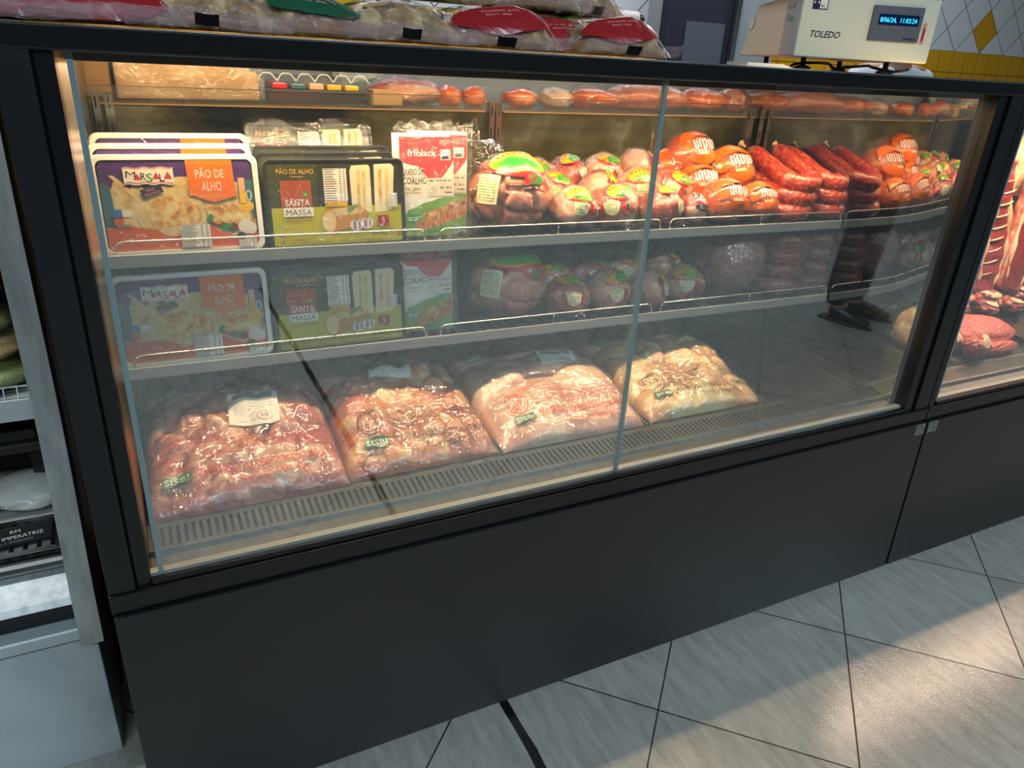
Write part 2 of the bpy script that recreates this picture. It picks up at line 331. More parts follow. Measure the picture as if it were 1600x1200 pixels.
class Print(MB):
    """flat printed artwork; fmap(u, v, layer) puts a point of the artwork on the surface that carries it"""
    def __init__(s, fmap, res=None): super().__init__(); s.fm = fmap; s.lay = 1; s.res = res
    def _put(s, p, f, mat, lay=None):
        if lay is None: s.lay += 1; lay = s.lay
        p = np.asarray(p, float)
        if s.res:          # follow the curved surface: split every face until it is small
            q = []; st = []
            for fc in f:
                for k in range(1, len(fc) - 1): st.append((p[fc[0]], p[fc[k]], p[fc[k + 1]]))
            while st:
                a, b, c = st.pop(); e = [np.hypot(*(b - a)), np.hypot(*(c - b)), np.hypot(*(a - c))]; k = int(np.argmax(e))
                if e[k] <= s.res: q += [a, b, c]; continue
                if k == 0: h = (a + b) / 2; st += [(a, h, c), (h, b, c)]
                elif k == 1: h = (b + c) / 2; st += [(a, b, h), (a, h, c)]
                else: h = (a + c) / 2; st += [(a, b, h), (h, b, c)]
            p = np.array(q); f = [(3 * k, 3 * k + 1, 3 * k + 2) for k in range(len(q) // 3)]
        s.add(s.fm(p[:, 0], p[:, 1], lay), f, mat)
    def poly(s, pts, mat, lay=None):
        t = geometry.tessellate_polygon([[Vector((a, b, 0)) for a, b in pts]]); out = []
        for a, b, c in t:
            (ax, ay), (bx, by), (cx, cy) = pts[a], pts[b], pts[c]
            out.append((a, b, c) if (bx - ax) * (cy - ay) - (by - ay) * (cx - ax) > 0 else (a, c, b))
        s._put(pts, out, mat, lay)
    def rect(s, u0, v0, u1, v1, mat, lay=None, n=1, m=1, rot=0):
        us = np.linspace(u0, u1, n + 1); vs = np.linspace(v0, v1, m + 1); p = [(a, b) for b in vs for a in us]
        if rot:
            cu, cv = (u0 + u1) / 2, (v0 + v1) / 2; c, q = math.cos(rot), math.sin(rot)
            p = [(cu + (a - cu) * c - (b - cv) * q, cv + (a - cu) * q + (b - cv) * c) for a, b in p]
        w = n + 1
        s._put(p, [(j * w + i, j * w + i + 1, (j + 1) * w + i + 1, (j + 1) * w + i) for j in range(m) for i in range(n)], mat, lay)
    def disk(s, u, v, a, b, mat, lay=None, n=28, rot=0, rings=1, wob=0, seed=0, lo=0, hi=2 * PI):
        rnd = random.Random(seed); ph = [rnd.uniform(0, 6) for _ in range(4)]; p = [(u, v)]; f = []
        for k in range(1, rings + 1):
            for i in range(n):
                t = lo + (hi - lo) * i / (n if hi - lo > 6.28 else n - 1); r = (1 + wob * (math.sin(2 * t + ph[0]) + .7 * math.sin(3 * t + ph[1]) + .5 * math.sin(5 * t + ph[2]))) * k / rings
                x, y = a * r * math.cos(t), b * r * math.sin(t); p.append((u + x * math.cos(rot) - y * math.sin(rot), v + x * math.sin(rot) + y * math.cos(rot)))
        for k in range(rings):
            for i in range(n if hi - lo > 6.28 else n - 1):
                j = (i + 1) % n
                if k == 0: f.append((0, 1 + i, 1 + j))
                else: f.append((1 + (k - 1) * n + i, 1 + k * n + i, 1 + k * n + j, 1 + (k - 1) * n + j))
        s._put(p, f, mat, lay)
    def ring(s, u, v, a, b, w, mat, lay=None, n=32):
        p = []; f = []
        for i in range(n):
            t = 2 * PI * i / n; p += [(u + a * math.cos(t), v + b * math.sin(t)), (u + (a - w) * math.cos(t), v + (b - w) * math.sin(t))]
        for i in range(n): j = (i + 1) % n; f.append((2 * i, 2 * j, 2 * j + 1, 2 * i + 1))
        s._put(p, f, mat, lay)
    def word(s, w, u, v, h, mat, width=None, align='C', rot=0, shear=0, lay=None):
        p, f = glyphs(w, u, v, h, width, align, rot, shear); s._put(p, f, mat, lay)
    def table(s, u0, v0, u1, v1, rows, mat, ink, cols=2):
        s.rect(u0, v0, u1, v1, mat); s.lay += 1; L = s.lay; h = (v1 - v0) / rows; rnd = random.Random(int(u0 * 1e4))
        for i in range(rows):
            y = v0 + h * (i + .35); s.rect(u0 + .001, y, u0 + (u1 - u0) * rnd.uniform(.4, .6), y + h * .35, ink, L)
            for c in range(cols):
                x = u0 + (u1 - u0) * (.68 + .17 * c); s.rect(x, y, x + (u1 - u0) * .08, y + h * .35, ink, L)
    def barcode(s, u0, v0, u1, v1, n=16):
        s.rect(u0, v0, u1, v1, 'print_white'); s.lay += 1; L = s.lay; rnd = random.Random(7); w = (u1 - u0) / n
        for i in range(n):
            if i % 2: s.rect(u0 + i * w - w * rnd.uniform(0, .5), v0 + .001, u0 + i * w + w * rnd.uniform(.2, .6), v1 - .001, 'print_black', L)
    def scribble(s, u0, u1, v, h, n, mat, lay=None, amp=1.0):
        """a line of lettering too small to read: short strokes"""
        if lay is None: s.lay += 1; lay = s.lay
        rnd = random.Random(int(abs(u0 + v) * 1e5)); x = u0; w = (u1 - u0) / n
        for i in range(n):
            if rnd.random() < .86: s.rect(x + w * .12, v, x + w * rnd.uniform(.6, .85), v + h * rnd.uniform(.75, 1), mat, lay)
            x += w

def flatmap(y0=0.0, step=.00006):
    return lambda u, v, lay: np.stack([u, np.full_like(u, y0 - lay * step), v], -1)
def rrect(w, h, r, n=6, cx=0, cz=0):
    p = []
    for sx, sz, a0 in ((1, 1, 0), (-1, 1, 90), (-1, -1, 180), (1, -1, 270)):
        for k in range(n + 1):
            a = math.radians(a0 + 90 * k / n); p.append((cx + sx * (w / 2 - r) + r * math.cos(a), cz + sz * (h / 2 - r) + r * math.sin(a)))
    return p

_ico = {}
def ico(n):
    if n not in _ico:
        b = bmesh.new(); bmesh.ops.create_icosphere(b, subdivisions=n, radius=1); b.verts.ensure_lookup_table()
        _ico[n] = (np.array([tuple(v.co) for v in b.verts]), [tuple(v.index for v in f.verts) for f in b.faces]); b.free()
    return _ico[n]
class Blob:
    """a star-shaped bag: centre at the origin, radius a function of direction"""
    def __init__(s, ax, seed, cells=0, dent=.16, amp=.05, flat=.75, freq=1.6, tail=None):
        s.ax = np.array(ax); s.seed = seed; s.amp = amp; s.flat = flat; s.freq = freq; s.dent = dent; s.cells = None
        if cells:
            r = np.random.RandomState(seed); c = r.normal(size=(cells * 6, 3)); c /= np.linalg.norm(c, axis=1)[:, None]; keep = [c[0]]
            while len(keep) < cells:          # farthest-point picks: evenly spread lumps
                d = np.min([1 - c @ k for k in keep], 0); keep.append(c[int(np.argmax(d))])
            s.cells = np.array(keep); s.tn = r.uniform(0, 1, cells); q = r.normal(size=(cells, 3)); s.st = q / np.linalg.norm(q, axis=1)[:, None]
    def base(s, d):
        return 1 + s.amp * fn(d, s.seed, s.freq)
    def pts(s, d, grow=0.0, content=False):
        r = s.base(d); tone = None
        if content and s.cells is not None:
            dd = np.sqrt(np.maximum(0, 2 - 2 * d @ s.cells.T)); st = np.abs(np.einsum('...k,ck->...c', d, s.st) - np.sum(s.cells * s.st, 1))
            q = dd + .55 * st; o = np.sort(q, -1); a = np.argmin(q, -1); t = np.clip((o[..., 1] - o[..., 0]) / .32, 0, 1)
            r = r * (1 - s.dent * (1 - np.sqrt(t * (2 - t)))); tone = s.tn[a]
        p = d * s.ax * r[..., None]; p = p + d * grow
        z0 = -s.ax[2] * s.flat - grow * .5
        p[..., 2] = np.where(p[..., 2] < z0, z0 + (p[..., 2] - z0) * .04, p[..., 2])
        return (p, tone) if content else p
    def content_mesh(s, name, mat, n=5, grow=0):
        d, f = ico(n); p, t = s.pts(d, grow, True)
        m = MB(); m.add(p, f, mat); return m.mesh(name, True, t)
    def film_mesh(s, name, grow=.003, mat='wrap_film', n=4, tail=None, pleat=0):
        d, f = ico(n); p = s.pts(d, grow)
        if pleat: p = p * (1 + pleat * fn(d, s.seed + 5, 5, 2))[..., None]
        m = MB(); m.add(p, f, mat)
        if tail is not None:      # the gathered end of the bag
            o, a, L_, rr = np.array(tail[0]), np.array(tail[1], float), tail[2], tail[3]; a /= np.linalg.norm(a)
            u = np.cross(a, [0.3, .2, 1]); u /= np.linalg.norm(u); w = np.cross(a, u); nu, nv = 26, 7; g = np.zeros((nu, nv, 3))
            for i in range(nu):
                an = 2 * PI * i / nu
                for j in range(nv):
                    t = j / (nv - 1); ra = rr * ((1 - t) * .9 + .16 if t < .45 else .2 + (t - .45) * .95) * (1 + .22 * math.sin(an * 6 + s.seed) + .1 * math.sin(an * 11))
                    g[i, j] = o + a * L_ * t + ra * (math.cos(an) * u + math.sin(an) * w)
            idx = np.arange(nu * nv).reshape(nu, nv)
            m.add(g.reshape(-1, 3), [(idx[i, j], idx[(i + 1) % nu, j], idx[(i + 1) % nu, j + 1], idx[i, j + 1]) for i in range(nu) for j in range(nv - 1)], mat)
        return m.mesh(name, True)
    def fmap(s, c, up=(0, 0, 1), grow=.003, step=.00005):
        """(u, v) in metres around direction c"""
        c = np.array(c, float); c /= np.linalg.norm(c); t1 = np.cross(np.array(up, float), c); t1 /= np.linalg.norm(t1)
        t2 = np.cross(c, t1); R0 = float(np.mean(s.ax))
        def f(u, v, lay):
            d = c + np.outer(u / R0, t1) + np.outer(v / R0, t2); d /= np.linalg.norm(d, axis=1)[:, None]
            return s.pts(d, grow + .0006 + lay * step)
        return f

# ---------------------------------------------------------------- the room
def floor_material():
    m, nt, b = _new('floor_tiles'); L = nt.links.new; nn = nt.nodes.new
    def math_(op, a, bv=None, c=None):
        n = nn('ShaderNodeMath'); n.operation = op
        for i, q in enumerate((a, bv, c)):
            if q is None: continue
            if hasattr(q, 'is_linked'): L(q, n.inputs[i])
            else: n.inputs[i].default_value = q
        return n.outputs[0]
    tc = nn('ShaderNodeTexCoord'); sp = nn('ShaderNodeSeparateXYZ'); L(tc.outputs['Object'], sp.inputs[0])
    a = math_('SUBTRACT', sp.outputs[0], sp.outputs[1]); c = math_('ADD', sp.outputs[0], sp.outputs[1])
    fa = math_('DIVIDE', math_('SUBTRACT', a, .463), .5860); fc = math_('DIVIDE', math_('SUBTRACT', c, .690), .5920)
    def edge(f):
        r = math_('FRACT', f); return math_('MINIMUM', r, math_('SUBTRACT', 1.0, r))
    e = math_('MINIMUM', edge(fa), edge(fc)); grout = math_('LESS_THAN', e, .0042)
    # one tone per tile
    cmb = nn('ShaderNodeCombineXYZ'); L(math_('FLOOR', fa), cmb.inputs[0]); L(math_('FLOOR', fc), cmb.inputs[1])
    wn = nn('ShaderNodeTexWhiteNoise'); L(cmb.outputs[0], wn.inputs['Vector'])
    mp = nn('ShaderNodeMapping'); mp.inputs['Scale'].default_value = (26, 5, 1); mp.inputs['Rotation'].default_value = (0, 0, math.radians(-12))
    L(tc.outputs['Object'], mp.inputs[0]); n1 = nn('ShaderNodeTexNoise'); n1.inputs['Scale'].default_value = 1.6; n1.inputs['Detail'].default_value = 7; n1.inputs['Roughness'].default_value = .65
    L(mp.outputs[0], n1.inputs['Vector'])
    n2 = nn('ShaderNodeTexNoise'); n2.inputs['Scale'].default_value = 14; n2.inputs['Detail'].default_value = 8; n2.inputs['Roughness'].default_value = .7; L(tc.outputs['Object'], n2.inputs['Vector'])
    s_ = math_('ADD', math_('MULTIPLY', n1.outputs['Fac'], .7), math_('MULTIPLY', wn.outputs[0], .12))
    r1 = ramp(nt, [(.2, '#827e78'), (.42, '#a09b93'), (.62, '#b2ada4')]); L(s_, r1.inputs[0])
    dirt = ramp(nt, [(.30, (0, 0, 0)), (.345, (1, 1, 1))]); L(n2.outputs['Fac'], dirt.inputs[0])
    mx = nn('ShaderNodeMix'); mx.data_type = 'RGBA'; mx.inputs['A'].default_value = (*hx('#76716a'), 1); L(dirt.outputs[0], mx.inputs['Factor']); L(r1.outputs[0], mx.inputs['B'])
    m2 = nn('ShaderNodeMix'); m2.data_type = 'RGBA'; L(grout, m2.inputs['Factor']); L(mx.outputs['Result'], m2.inputs['A']); m2.inputs['B'].default_value = (*hx('#2b231d'), 1)
    L(m2.outputs['Result'], b.inputs['Base Color'])
    rr = math_('MULTIPLY_ADD', grout, .4, .12); L(rr, b.inputs['Roughness'])
    n3 = nn('ShaderNodeTexNoise'); n3.inputs['Scale'].default_value = 260; n3.inputs['Detail'].default_value = 2; L(tc.outputs['Object'], n3.inputs['Vector'])
    hh = math_('SUBTRACT', math_('MULTIPLY', n3.outputs['Fac'], .25), grout)
    bp = nn('ShaderNodeBump'); bp.inputs['Strength'].default_value = .40; bp.inputs['Distance'].default_value = .003; L(hh, bp.inputs['Height']); L(bp.outputs[0], b.inputs['Normal'])
    return m
floor_material()
def wall_tiles():
    """white tiles laid as diamonds with stray yellow ones above a band of square yellow tiles"""
    m, nt, b = _new('wall_tiles'); L = nt.links.new; nn = nt.nodes.new
    def math_(op, a, bv=None, c=None):
        n = nn('ShaderNodeMath'); n.operation = op
        for i, q in enumerate((a, bv, c)):
            if q is None: continue
            if hasattr(q, 'is_linked'): L(q, n.inputs[i])
            else: n.inputs[i].default_value = q
        return n.outputs[0]
    tc = nn('ShaderNodeTexCoord'); sp = nn('ShaderNodeSeparateXYZ'); L(tc.outputs['Object'], sp.inputs[0])
    x, z = sp.outputs[0], sp.outputs[2]
    zz = math_('SUBTRACT', z, 1.505)
    # the diamonds are a little taller than wide
    p = .305
    fa = math_('ADD', math_('DIVIDE', x, p), math_('DIVIDE', zz, p * 1.0)); fc = math_('SUBTRACT', math_('DIVIDE', x, p), math_('DIVIDE', zz, p * 1.0))
    def edge(f, off=0):
        r = math_('FRACT', math_('ADD', f, off)); return math_('MINIMUM', r, math_('SUBTRACT', 1.0, r))
    gd = math_('LESS_THAN', math_('MINIMUM', edge(fa), edge(fc)), .013)
    ia = math_('FLOOR', fa); ic = math_('FLOOR', fc)
    hit = math_('MULTIPLY', math_('LESS_THAN', math_('ABSOLUTE', math_('SUBTRACT', math_('MODULO', math_('ADD', ia, 60), 4), 0.0)), .5),
                math_('LESS_THAN', math_('ABSOLUTE', math_('SUBTRACT', math_('MODULO', math_('ADD', ic, 60), 4), 3.0)), .5))
    q = .15
    gs = math_('LESS_THAN', math_('MINIMUM', edge(math_('DIVIDE', x, q), .35), edge(math_('DIVIDE', zz, q))), .018)
    band = math_('LESS_THAN', zz, 0)
    def mix(f, A, B):
        n = nn('ShaderNodeMix'); n.data_type = 'RGBA'; L(f, n.inputs['Factor'])
        for k, v in (('A', A), ('B', B)):
            if hasattr(v, 'is_linked'): L(v, n.inputs[k])
            else: n.inputs[k].default_value = (*hx(v), 1)
        return n.outputs['Result']
    top = mix(gd, mix(hit, '#d9dcde', '#d89a0a'), '#3c4248'); low = mix(gs, '#d79f08', '#3d3a2c')
    L(mix(band, top, low), b.inputs['Base Color']); b.inputs['Roughness'].default_value = .25
wall_tiles()
N('plaster', [(.3, '#8f959a'), (.7, '#9aa0a5')], 3, 3, rough=.8)
N('ceiling_paint', [(.3, '#b3b6b8'), (.7, '#bfc2c4')], 3, 3, rough=.9)
N('store_wall', [(.3, '#1f2429'), (.7, '#2a3036')], 1.2, 4, rough=.8)

def slab(name, x0, x1, y0, y1, z0, z1, mat):
    return struct(MB().box(x0, x1, y0, y1, z0, z1, mat).obj(name))
slab('floor', -6, 9, -8, 3.2, -.10, 0, 'floor_tiles')
slab('ceiling', -6, 9, -8, 3.2, 3.10, 3.2, 'ceiling_paint')
slab('wall_back', -6, 9, 3.0, 3.2, 0, 3.10, 'wall_tiles')
slab('wall_front', -6, 9, -8.1, -8, 0, 3.10, 'store_wall')
slab('wall_left', -6.1, -6, -8, 3.2, 0, 3.10, 'store_wall')
slab('wall_right', 9, 9.1, -8, 3.2, 0, 3.10, 'plaster')
# black expansion joint with crumbling edges, running away from the case
j = MB(); rnd = random.Random(3); ys = np.linspace(-3.2, .06, 90); lft = [.556 + .006 * (y + .1) - rnd.choice([0, 0, 0, .002, .006]) for y in ys]; rgt = [.574 + .006 * (y + .1) + rnd.choice([0, 0, .001, .003]) for y in ys]
j.add([(a, y, .0012) for a, y in zip(lft, ys)] + [(a, y, .0012) for a, y in zip(rgt, ys)], [(i, 90 + i, 91 + i, i + 1) for i in range(89)], 'print_black')
struct(j.obj('trim_1'))

# ---------------------------------------------------------------- the refrigerated cases
def wire_rail(x0, x1, y, z0, h, posts=1):
    r = .006; p = [(x0, y, z0), (x0 + .002, y, z0 + h * .6)]
    for k in range(5):
        a = PI / 2 * k / 4; p.append((x0 + .004 + .014 * (1 - math.cos(a)), y, z0 + h - .006 + .006 * math.sin(a)))
    q = [(x0 + x1 - a, b, c) for a, b, c in p[::-1]]
    m = MB().tube(p + q, .0017, 'chrome', 6)
    for k in range(posts):
        x = x0 + (x1 - x0) * (k + 1) / (posts + 1); m.tube([(x, y, z0), (x, y, z0 + h)], .0015, 'chrome', 6)
    return m
def sz(z, x): return z - .0085 * x         # the shelves hang a touch lower at the right
def make_shelf(label, z, x0, x1, y0, y1, gaps, group):
    """z: height of the front band's upper edge at x = 0"""
    t = thing('wire_railed_shelf', label, 'shelf', (x0, y0, sz(z, x0)), (0, math.atan(.0085), 0), group)
    w = x1 - x0
    pl = MB()
    pl.box(0, w, .004, y1 - y0, -.010, -.006, 'steel_deck'); n = int(w / .024)
    for k in range(n):           # pressed slots along the front
        x = .012 + k * .024; pl.box(x, x + .009, .012, .062, -.0063, -.0054, 'print_black')
    pl.obj('plate', t)
    MB().box(0, w, 0, .004, -.022, 0, 'steel_band').obj('front_band', t, bevel=.001)
    for a, b in gaps: wire_rail(a - x0, b - x0, .004, -.004, .026).obj('wire_rail', t, True)
    for x in (.02, w * .5, w - .02):
        MB().prism([(x, .02, -.010), (x, y1 - y0, -.010), (x, y1 - y0, -.055)], (.003, 0, 0), 'steel_deck').obj('bracket', t)
    return t
def slots(x0, x1, y0, y1, z, pitch, open_=.45, sl=.12):
    """perforated air return: cross bars between two rails over a dark channel"""
    m = MB(); zz = lambda y: z + sl * (y - y0); ea = y0 + .010; eb = y1 - .012
    def q(a, b, c, d, mat, dz=0): m.prism([(a, c, zz(c) + dz), (b, c, zz(c) + dz), (b, d, zz(d) + dz), (a, d, zz(d) + dz)], (0, 0, -.002), mat)
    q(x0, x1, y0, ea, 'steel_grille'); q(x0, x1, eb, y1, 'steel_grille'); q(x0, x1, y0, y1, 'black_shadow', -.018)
    for k in range(int((x1 - x0) / pitch)): q(x0 + k * pitch, x0 + k * pitch + pitch * (1 - open_), ea, eb, 'steel_grille')
    return m
def make_case(label, xo0, xo1, g0, g1, panes, uprights, mirror_right):
    t = thing('refrigerated_display_case', label, 'display case', (xo0, 0, 0))
    def o(m, name, **k): 
        q = m.obj(name, t, **k); q.matrix_parent_inverse = Matrix.Translation((-xo0, 0, 0)); return q
    o(MB().prism([(xo0 + .002, -.046, .03), (xo0 + .002, -.026, .03), (xo0 + .002, -.014, .484), (xo0 + .002, -.034, .484)], (xo1 - xo0 - .006, 0, 0), 'black_panel'), 'front_panel', bevel=.0015)
    o(MB().box(xo0 + .006, xo1 - .006, -.012, 1.03, .05, .50, 'black_shadow'), 'chassis')
    o(MB().box(xo0 + .03, xo1 - .03, .03, .98, 0, .05, 'black_shadow'), 'plinth')
    if mirror_right: o(MB().box(xo0 - .040, xo0 - .001, .30, .34, 0, 1.30, 'black_shadow').box(xo0, xo0 + .004, .03, 1.05, .05, 1.28, 'black_frame'), 'side_panel_gap_fill')  # side panel, plus a black block added as the gap's shade
    b = MB(); b.box(xo0, xo1, -.026, .012, .486, .520, 'black_frame'); b.box(g0, g1, -.020, -.010, .520, .531, 'black_frame'); o(b, 'lower_rail', bevel=.002)
    for a, c in ((xo0, g0), (g1, xo1)):
        p = MB(); w = c - a
        if a == xo0: p.box(a, a + w * .62, -.022, .03, .52, 1.28, 'black_post'); p.box(a + w * .66, c, -.016, .03, .52, 1.28, 'black_frame'); p.box(a + w * .5, a + w * .8, -.008, .02, .52, 1.28, 'black_shadow')
        else: p.box(a, a + w * .35, -.016, .03, .52, 1.28, 'black_frame'); p.box(a + w * .4, c - .001, -.022, .03, .52, 1.28, 'black_post'); p.box(a + w * .2, a + w * .6, -.008, .02, .52, 1.28, 'black_shadow')
        o(p, 'corner_post', bevel=.0015)
    o(MB().box(xo0, xo1, -.024, .030, 1.276, 1.304, 'black_frame'), 'top_header', bevel=.003)
    o(MB().box(g0 + .001, g1 - .001, .240, .330, 1.258, 1.282, 'black_frame').box(g0 + .001, g1 - .001, .60, .655, 1.270, 1.284, 'black_frame'), 'light_bar', bevel=.002)
    o(MB().box(xo0, xo0 + .05, .030, 1.03, 1.28, 1.304, 'black_frame').box(xo1 - .05, xo1, .030, 1.03, 1.28, 1.304, 'black_frame').box(xo0, xo1, .97, 1.05, 1.225, 1.304, 'black_frame'), 'top_frame', bevel=.002)
    o(MB().box(xo0 + .05, xo1 - .05, .030, .97, 1.294, 1.303, 'glass_top'), 'glass_top')
    o(MB().box(g0 + .01, g1 - .01, .265, .305, 1.2574, 1.2582, 'led_diffuser'), 'light_strip')
    # inside: side walls, back wall, rear doors, sloping deck, air return, front ledge
    o(MB().box(g0 - .012, g0 - .001, .012, .97, .50, 1.28, 'steel'), 'side_wall')
    if mirror_right:
        ny = 30; ys = np.linspace(.014, .97, ny); bow = -.006 * np.clip((.13 - ys) / .13, 0, 1) ** 2
        g = np.stack([np.stack([g1 - .001 - bow, ys, np.full(ny, z)], -1) for z in (.52, .90, 1.28)], 1)
        q = link(gridmesh('mirror', g, 'mirror', flip=True), 'mirror_side_wall', t); q.matrix_parent_inverse = Matrix.Translation((-xo0, 0, 0))
        o(MB().box(g1 + .007, g1 + .014, .032, .97, .50, 1.275, 'steel'), 'side_wall')
        q['label'] = 'polished mirror-like end wall'
    else: o(MB().box(g1 + .001, g1 + .012, .012, .97, .50, 1.28, 'steel'), 'side_wall')
    o(MB().box(g0, g1, .700, .712, .55, 1.168, 'steel_back'), 'back_wall')
    o(MB().box(g0, g1, .955, .965, 1.16, 1.25, 'base_white'), 'rear_door')
    dz = lambda y: .539 + .12 * (y - .112)
    o(MB().prism([(g0, .112, dz(.112)), (g0, .70, dz(.70)), (g0, .70, dz(.70) - .01), (g0, .112, dz(.112) - .01)], (g1 - g0, 0, 0), 'steel_deck'), 'deck')
    o(slots(g0, g1, .046, .114, .5345, .0122), 'air_return_grille')
    led = MB(); led.prism([(g0, .010, .522), (g0, .040, .528), (g0, .046, .536), (g0, .050, .537), (g0, .050, .520), (g0, .010, .516)], (g1 - g0, 0, 0), 'steel_ledge')
    o(led, 'front_ledge', bevel=.001)
    o(MB().box(g0, g1, -.004, .010, .520, .5315, 'steel_band'), 'glass_channel')
    for x in uprights:
        u = MB(); u.box(x, x + .012, .676, .698, .60, 1.19, 'chrome'); u.box(x + .02, x + .036, .684, .698, .60, 1.19, 'chrome')
        for z in np.arange(.66, 1.17, .05): u.box(x + .003, x + .006, .6753, .677, z, z + .022, 'print_black'); u.box(x + .027, x + .029, .6833, .685, z, z + .022, 'print_black')
        o(u, 'slotted_upright')
    for a, c, y in panes:
        gp = o(MB().box(a, c, y, y + .006, .5285, 1.279, 'glass_pane'), 'glass_pane')
        for x in (a, c): 
            if g0 + .004 < x < g1 - .015 and x != .795:
                e = MB().box(x - .0035, x + .0035, y - .0008, y + .0068, .530, 1.277, 'glass_edge').obj('pane_edge', gp)
    return t
G0, G1 = -.066, 1.679
make_case('black framed glass-fronted meat case with sausages and bread packs in it', -.126, 1.764, G0, G1, [(-.051, .801, -.008), (.795, G1, .001)], (-.058, .80, 1.63), True)
make_case('black framed case of raw beef at the right edge', 1.766, 3.85, 1.800, 3.81, [(1.813, 3.80, -.008)], (1.83, 2.4, 3.3), False)
# small stickers across the seam of the two lower panels
for x0, x1, lb in ((1.722, 1.758, 'grey sticker on the lower panel left of the case seam'), (1.772, 1.808, 'grey sticker on the lower panel right of the case seam')):
    s_ = Print(lambda u, v, l: np.stack([u, -.0342 - .0265 * (.484 - v) - .0003 * l, v], -1)); s_.rect(x0, .452, x1, .482, 'ink_grey')
    for k in range(4): s_.scribble(x0 + .003, x1 - .003, .457 + k * .006, .003, 9, 'ink')
    tag(s_.obj('sticker'), lb, 'sticker')

# shelves
RG = [(-.05, .497), (.527, 1.075), (1.100, 1.670)]
make_shelf('upper wire-railed steel shelf of the meat case', .958, G0 + .003, G1 - .006, .30, .675, RG, 'steel shelves in the meat case')
make_shelf('lower wire-railed steel shelf of the meat case above the poultry bags', .757, G0 + .003, G1 - .006, .29, .675, RG, 'steel shelves in the meat case')
ts = thing('glass_shelf', 'clear glass top shelf with low acrylic front in the meat case', 'shelf', (G0, .68, 1.172))
MB().box(.004, G1 - G0 - .006, .005, .27, -.004, .002, 'acrylic').obj('glass_plate', ts)
for a, b in ((.004, .855), (.905, G1 - G0 - .006)):
    MB().box(a, b, 0, .003, -.004, .030, 'acrylic').box(a, b, -.0005, .0035, -.005, -.002, 'cardboard').box(a, b, -.0003, .0033, .029, .0305, 'chrome').obj('front_riser', ts)
# trays on the deck
dz = lambda y: .539 + .12 * (y - .112)
for k, (a, b) in enumerate([(-.060, .277), (.285, .594), (.600, .968), (.974, 1.322), (1.328, 1.612), (1.618, 1.672)]):
    t = MB(); y0, y1 = .116, .69
    t.prism([(a, y0, dz(y0) + .001), (b, y0, dz(y0) + .001), (b, y1, dz(y1) + .001), (a, y1, dz(y1) + .001)], (0, 0, .001), 'steel_deck')
    for x in (a, b - .003): t.prism([(x, y0, dz(y0) + .001), (x, y1, dz(y1) + .001), (x, y1, dz(y1) + .014), (x, y0, dz(y0) + .010)], (.003, 0, 0), 'chrome')
    lb = ['steel deck tray under the leftmost poultry bags', 'steel deck tray second from the left under orange-tinted poultry pieces', 'steel deck tray under the pale breast bags', 'steel deck tray under the yellowish poultry bags',
          'empty wide steel deck tray near the mirror end', 'narrow empty steel strip of tray against the mirror wall'][k]
    tag(t.obj('deck_tray'), lb, 'tray', 'steel trays on the deck')

# ---------------------------------------------------------------- boxed bread packs
def tray_frame(w, h, d, rim, mat, rad=.016):
    """a shallow tray seen from its open face: rounded rim, sunken sides, back"""
    a = rrect(w, h, rad, 6, 0, h / 2); b = rrect(w - 2 * rim, h - 2 * rim, rad * .7, 6, 0, h / 2); c = rrect(w - 2.6 * rim, h - 2.6 * rim, rad * .6, 6, 0, h / 2); n = len(a)
    m = MB(); vs = [(x, .003, z) for x, z in a] + [(x, 0, z) for x, z in [(p[0] * .985, (p[1] - h / 2) * .98 + h / 2) for p in a]] + [(x, 0, z) for x, z in b] + [(x, .004, z) for x, z in b] + \
        [(x, d, z) for x, z in c]; fs = []
    for k in range(3): fs += [(k * n + i, k * n + (i + 1) % n, (k + 1) * n + (i + 1) % n, (k + 1) * n + i) for i in range(n)]
    vs += [(x, .006, z) for x, z in a]; fs += [(5 * n + i, 5 * n + (i + 1) % n, (i + 1) % n, i) for i in range(n)]
    fs += [(4 * n + i, 5 * n + i, 5 * n + (i + 1) % n, 4 * n + (i + 1) % n)[::-1] for i in range(n)]
    fs += [tuple(4 * n + i for i in range(n))]
    m.add(vs, fs, mat); return m
def wavy(u0, u1, v0, v1, amp, k, n=14):
    us = np.linspace(u0, u1, n)
    return [(u, v0 + amp * math.sin((u - u0) / (u1 - u0) * k * 2 * PI)) for u in us] + [(u, v1 + amp * math.sin((u - u0) / (u1 - u0) * k * 2 * PI)) for u in us[::-1]]

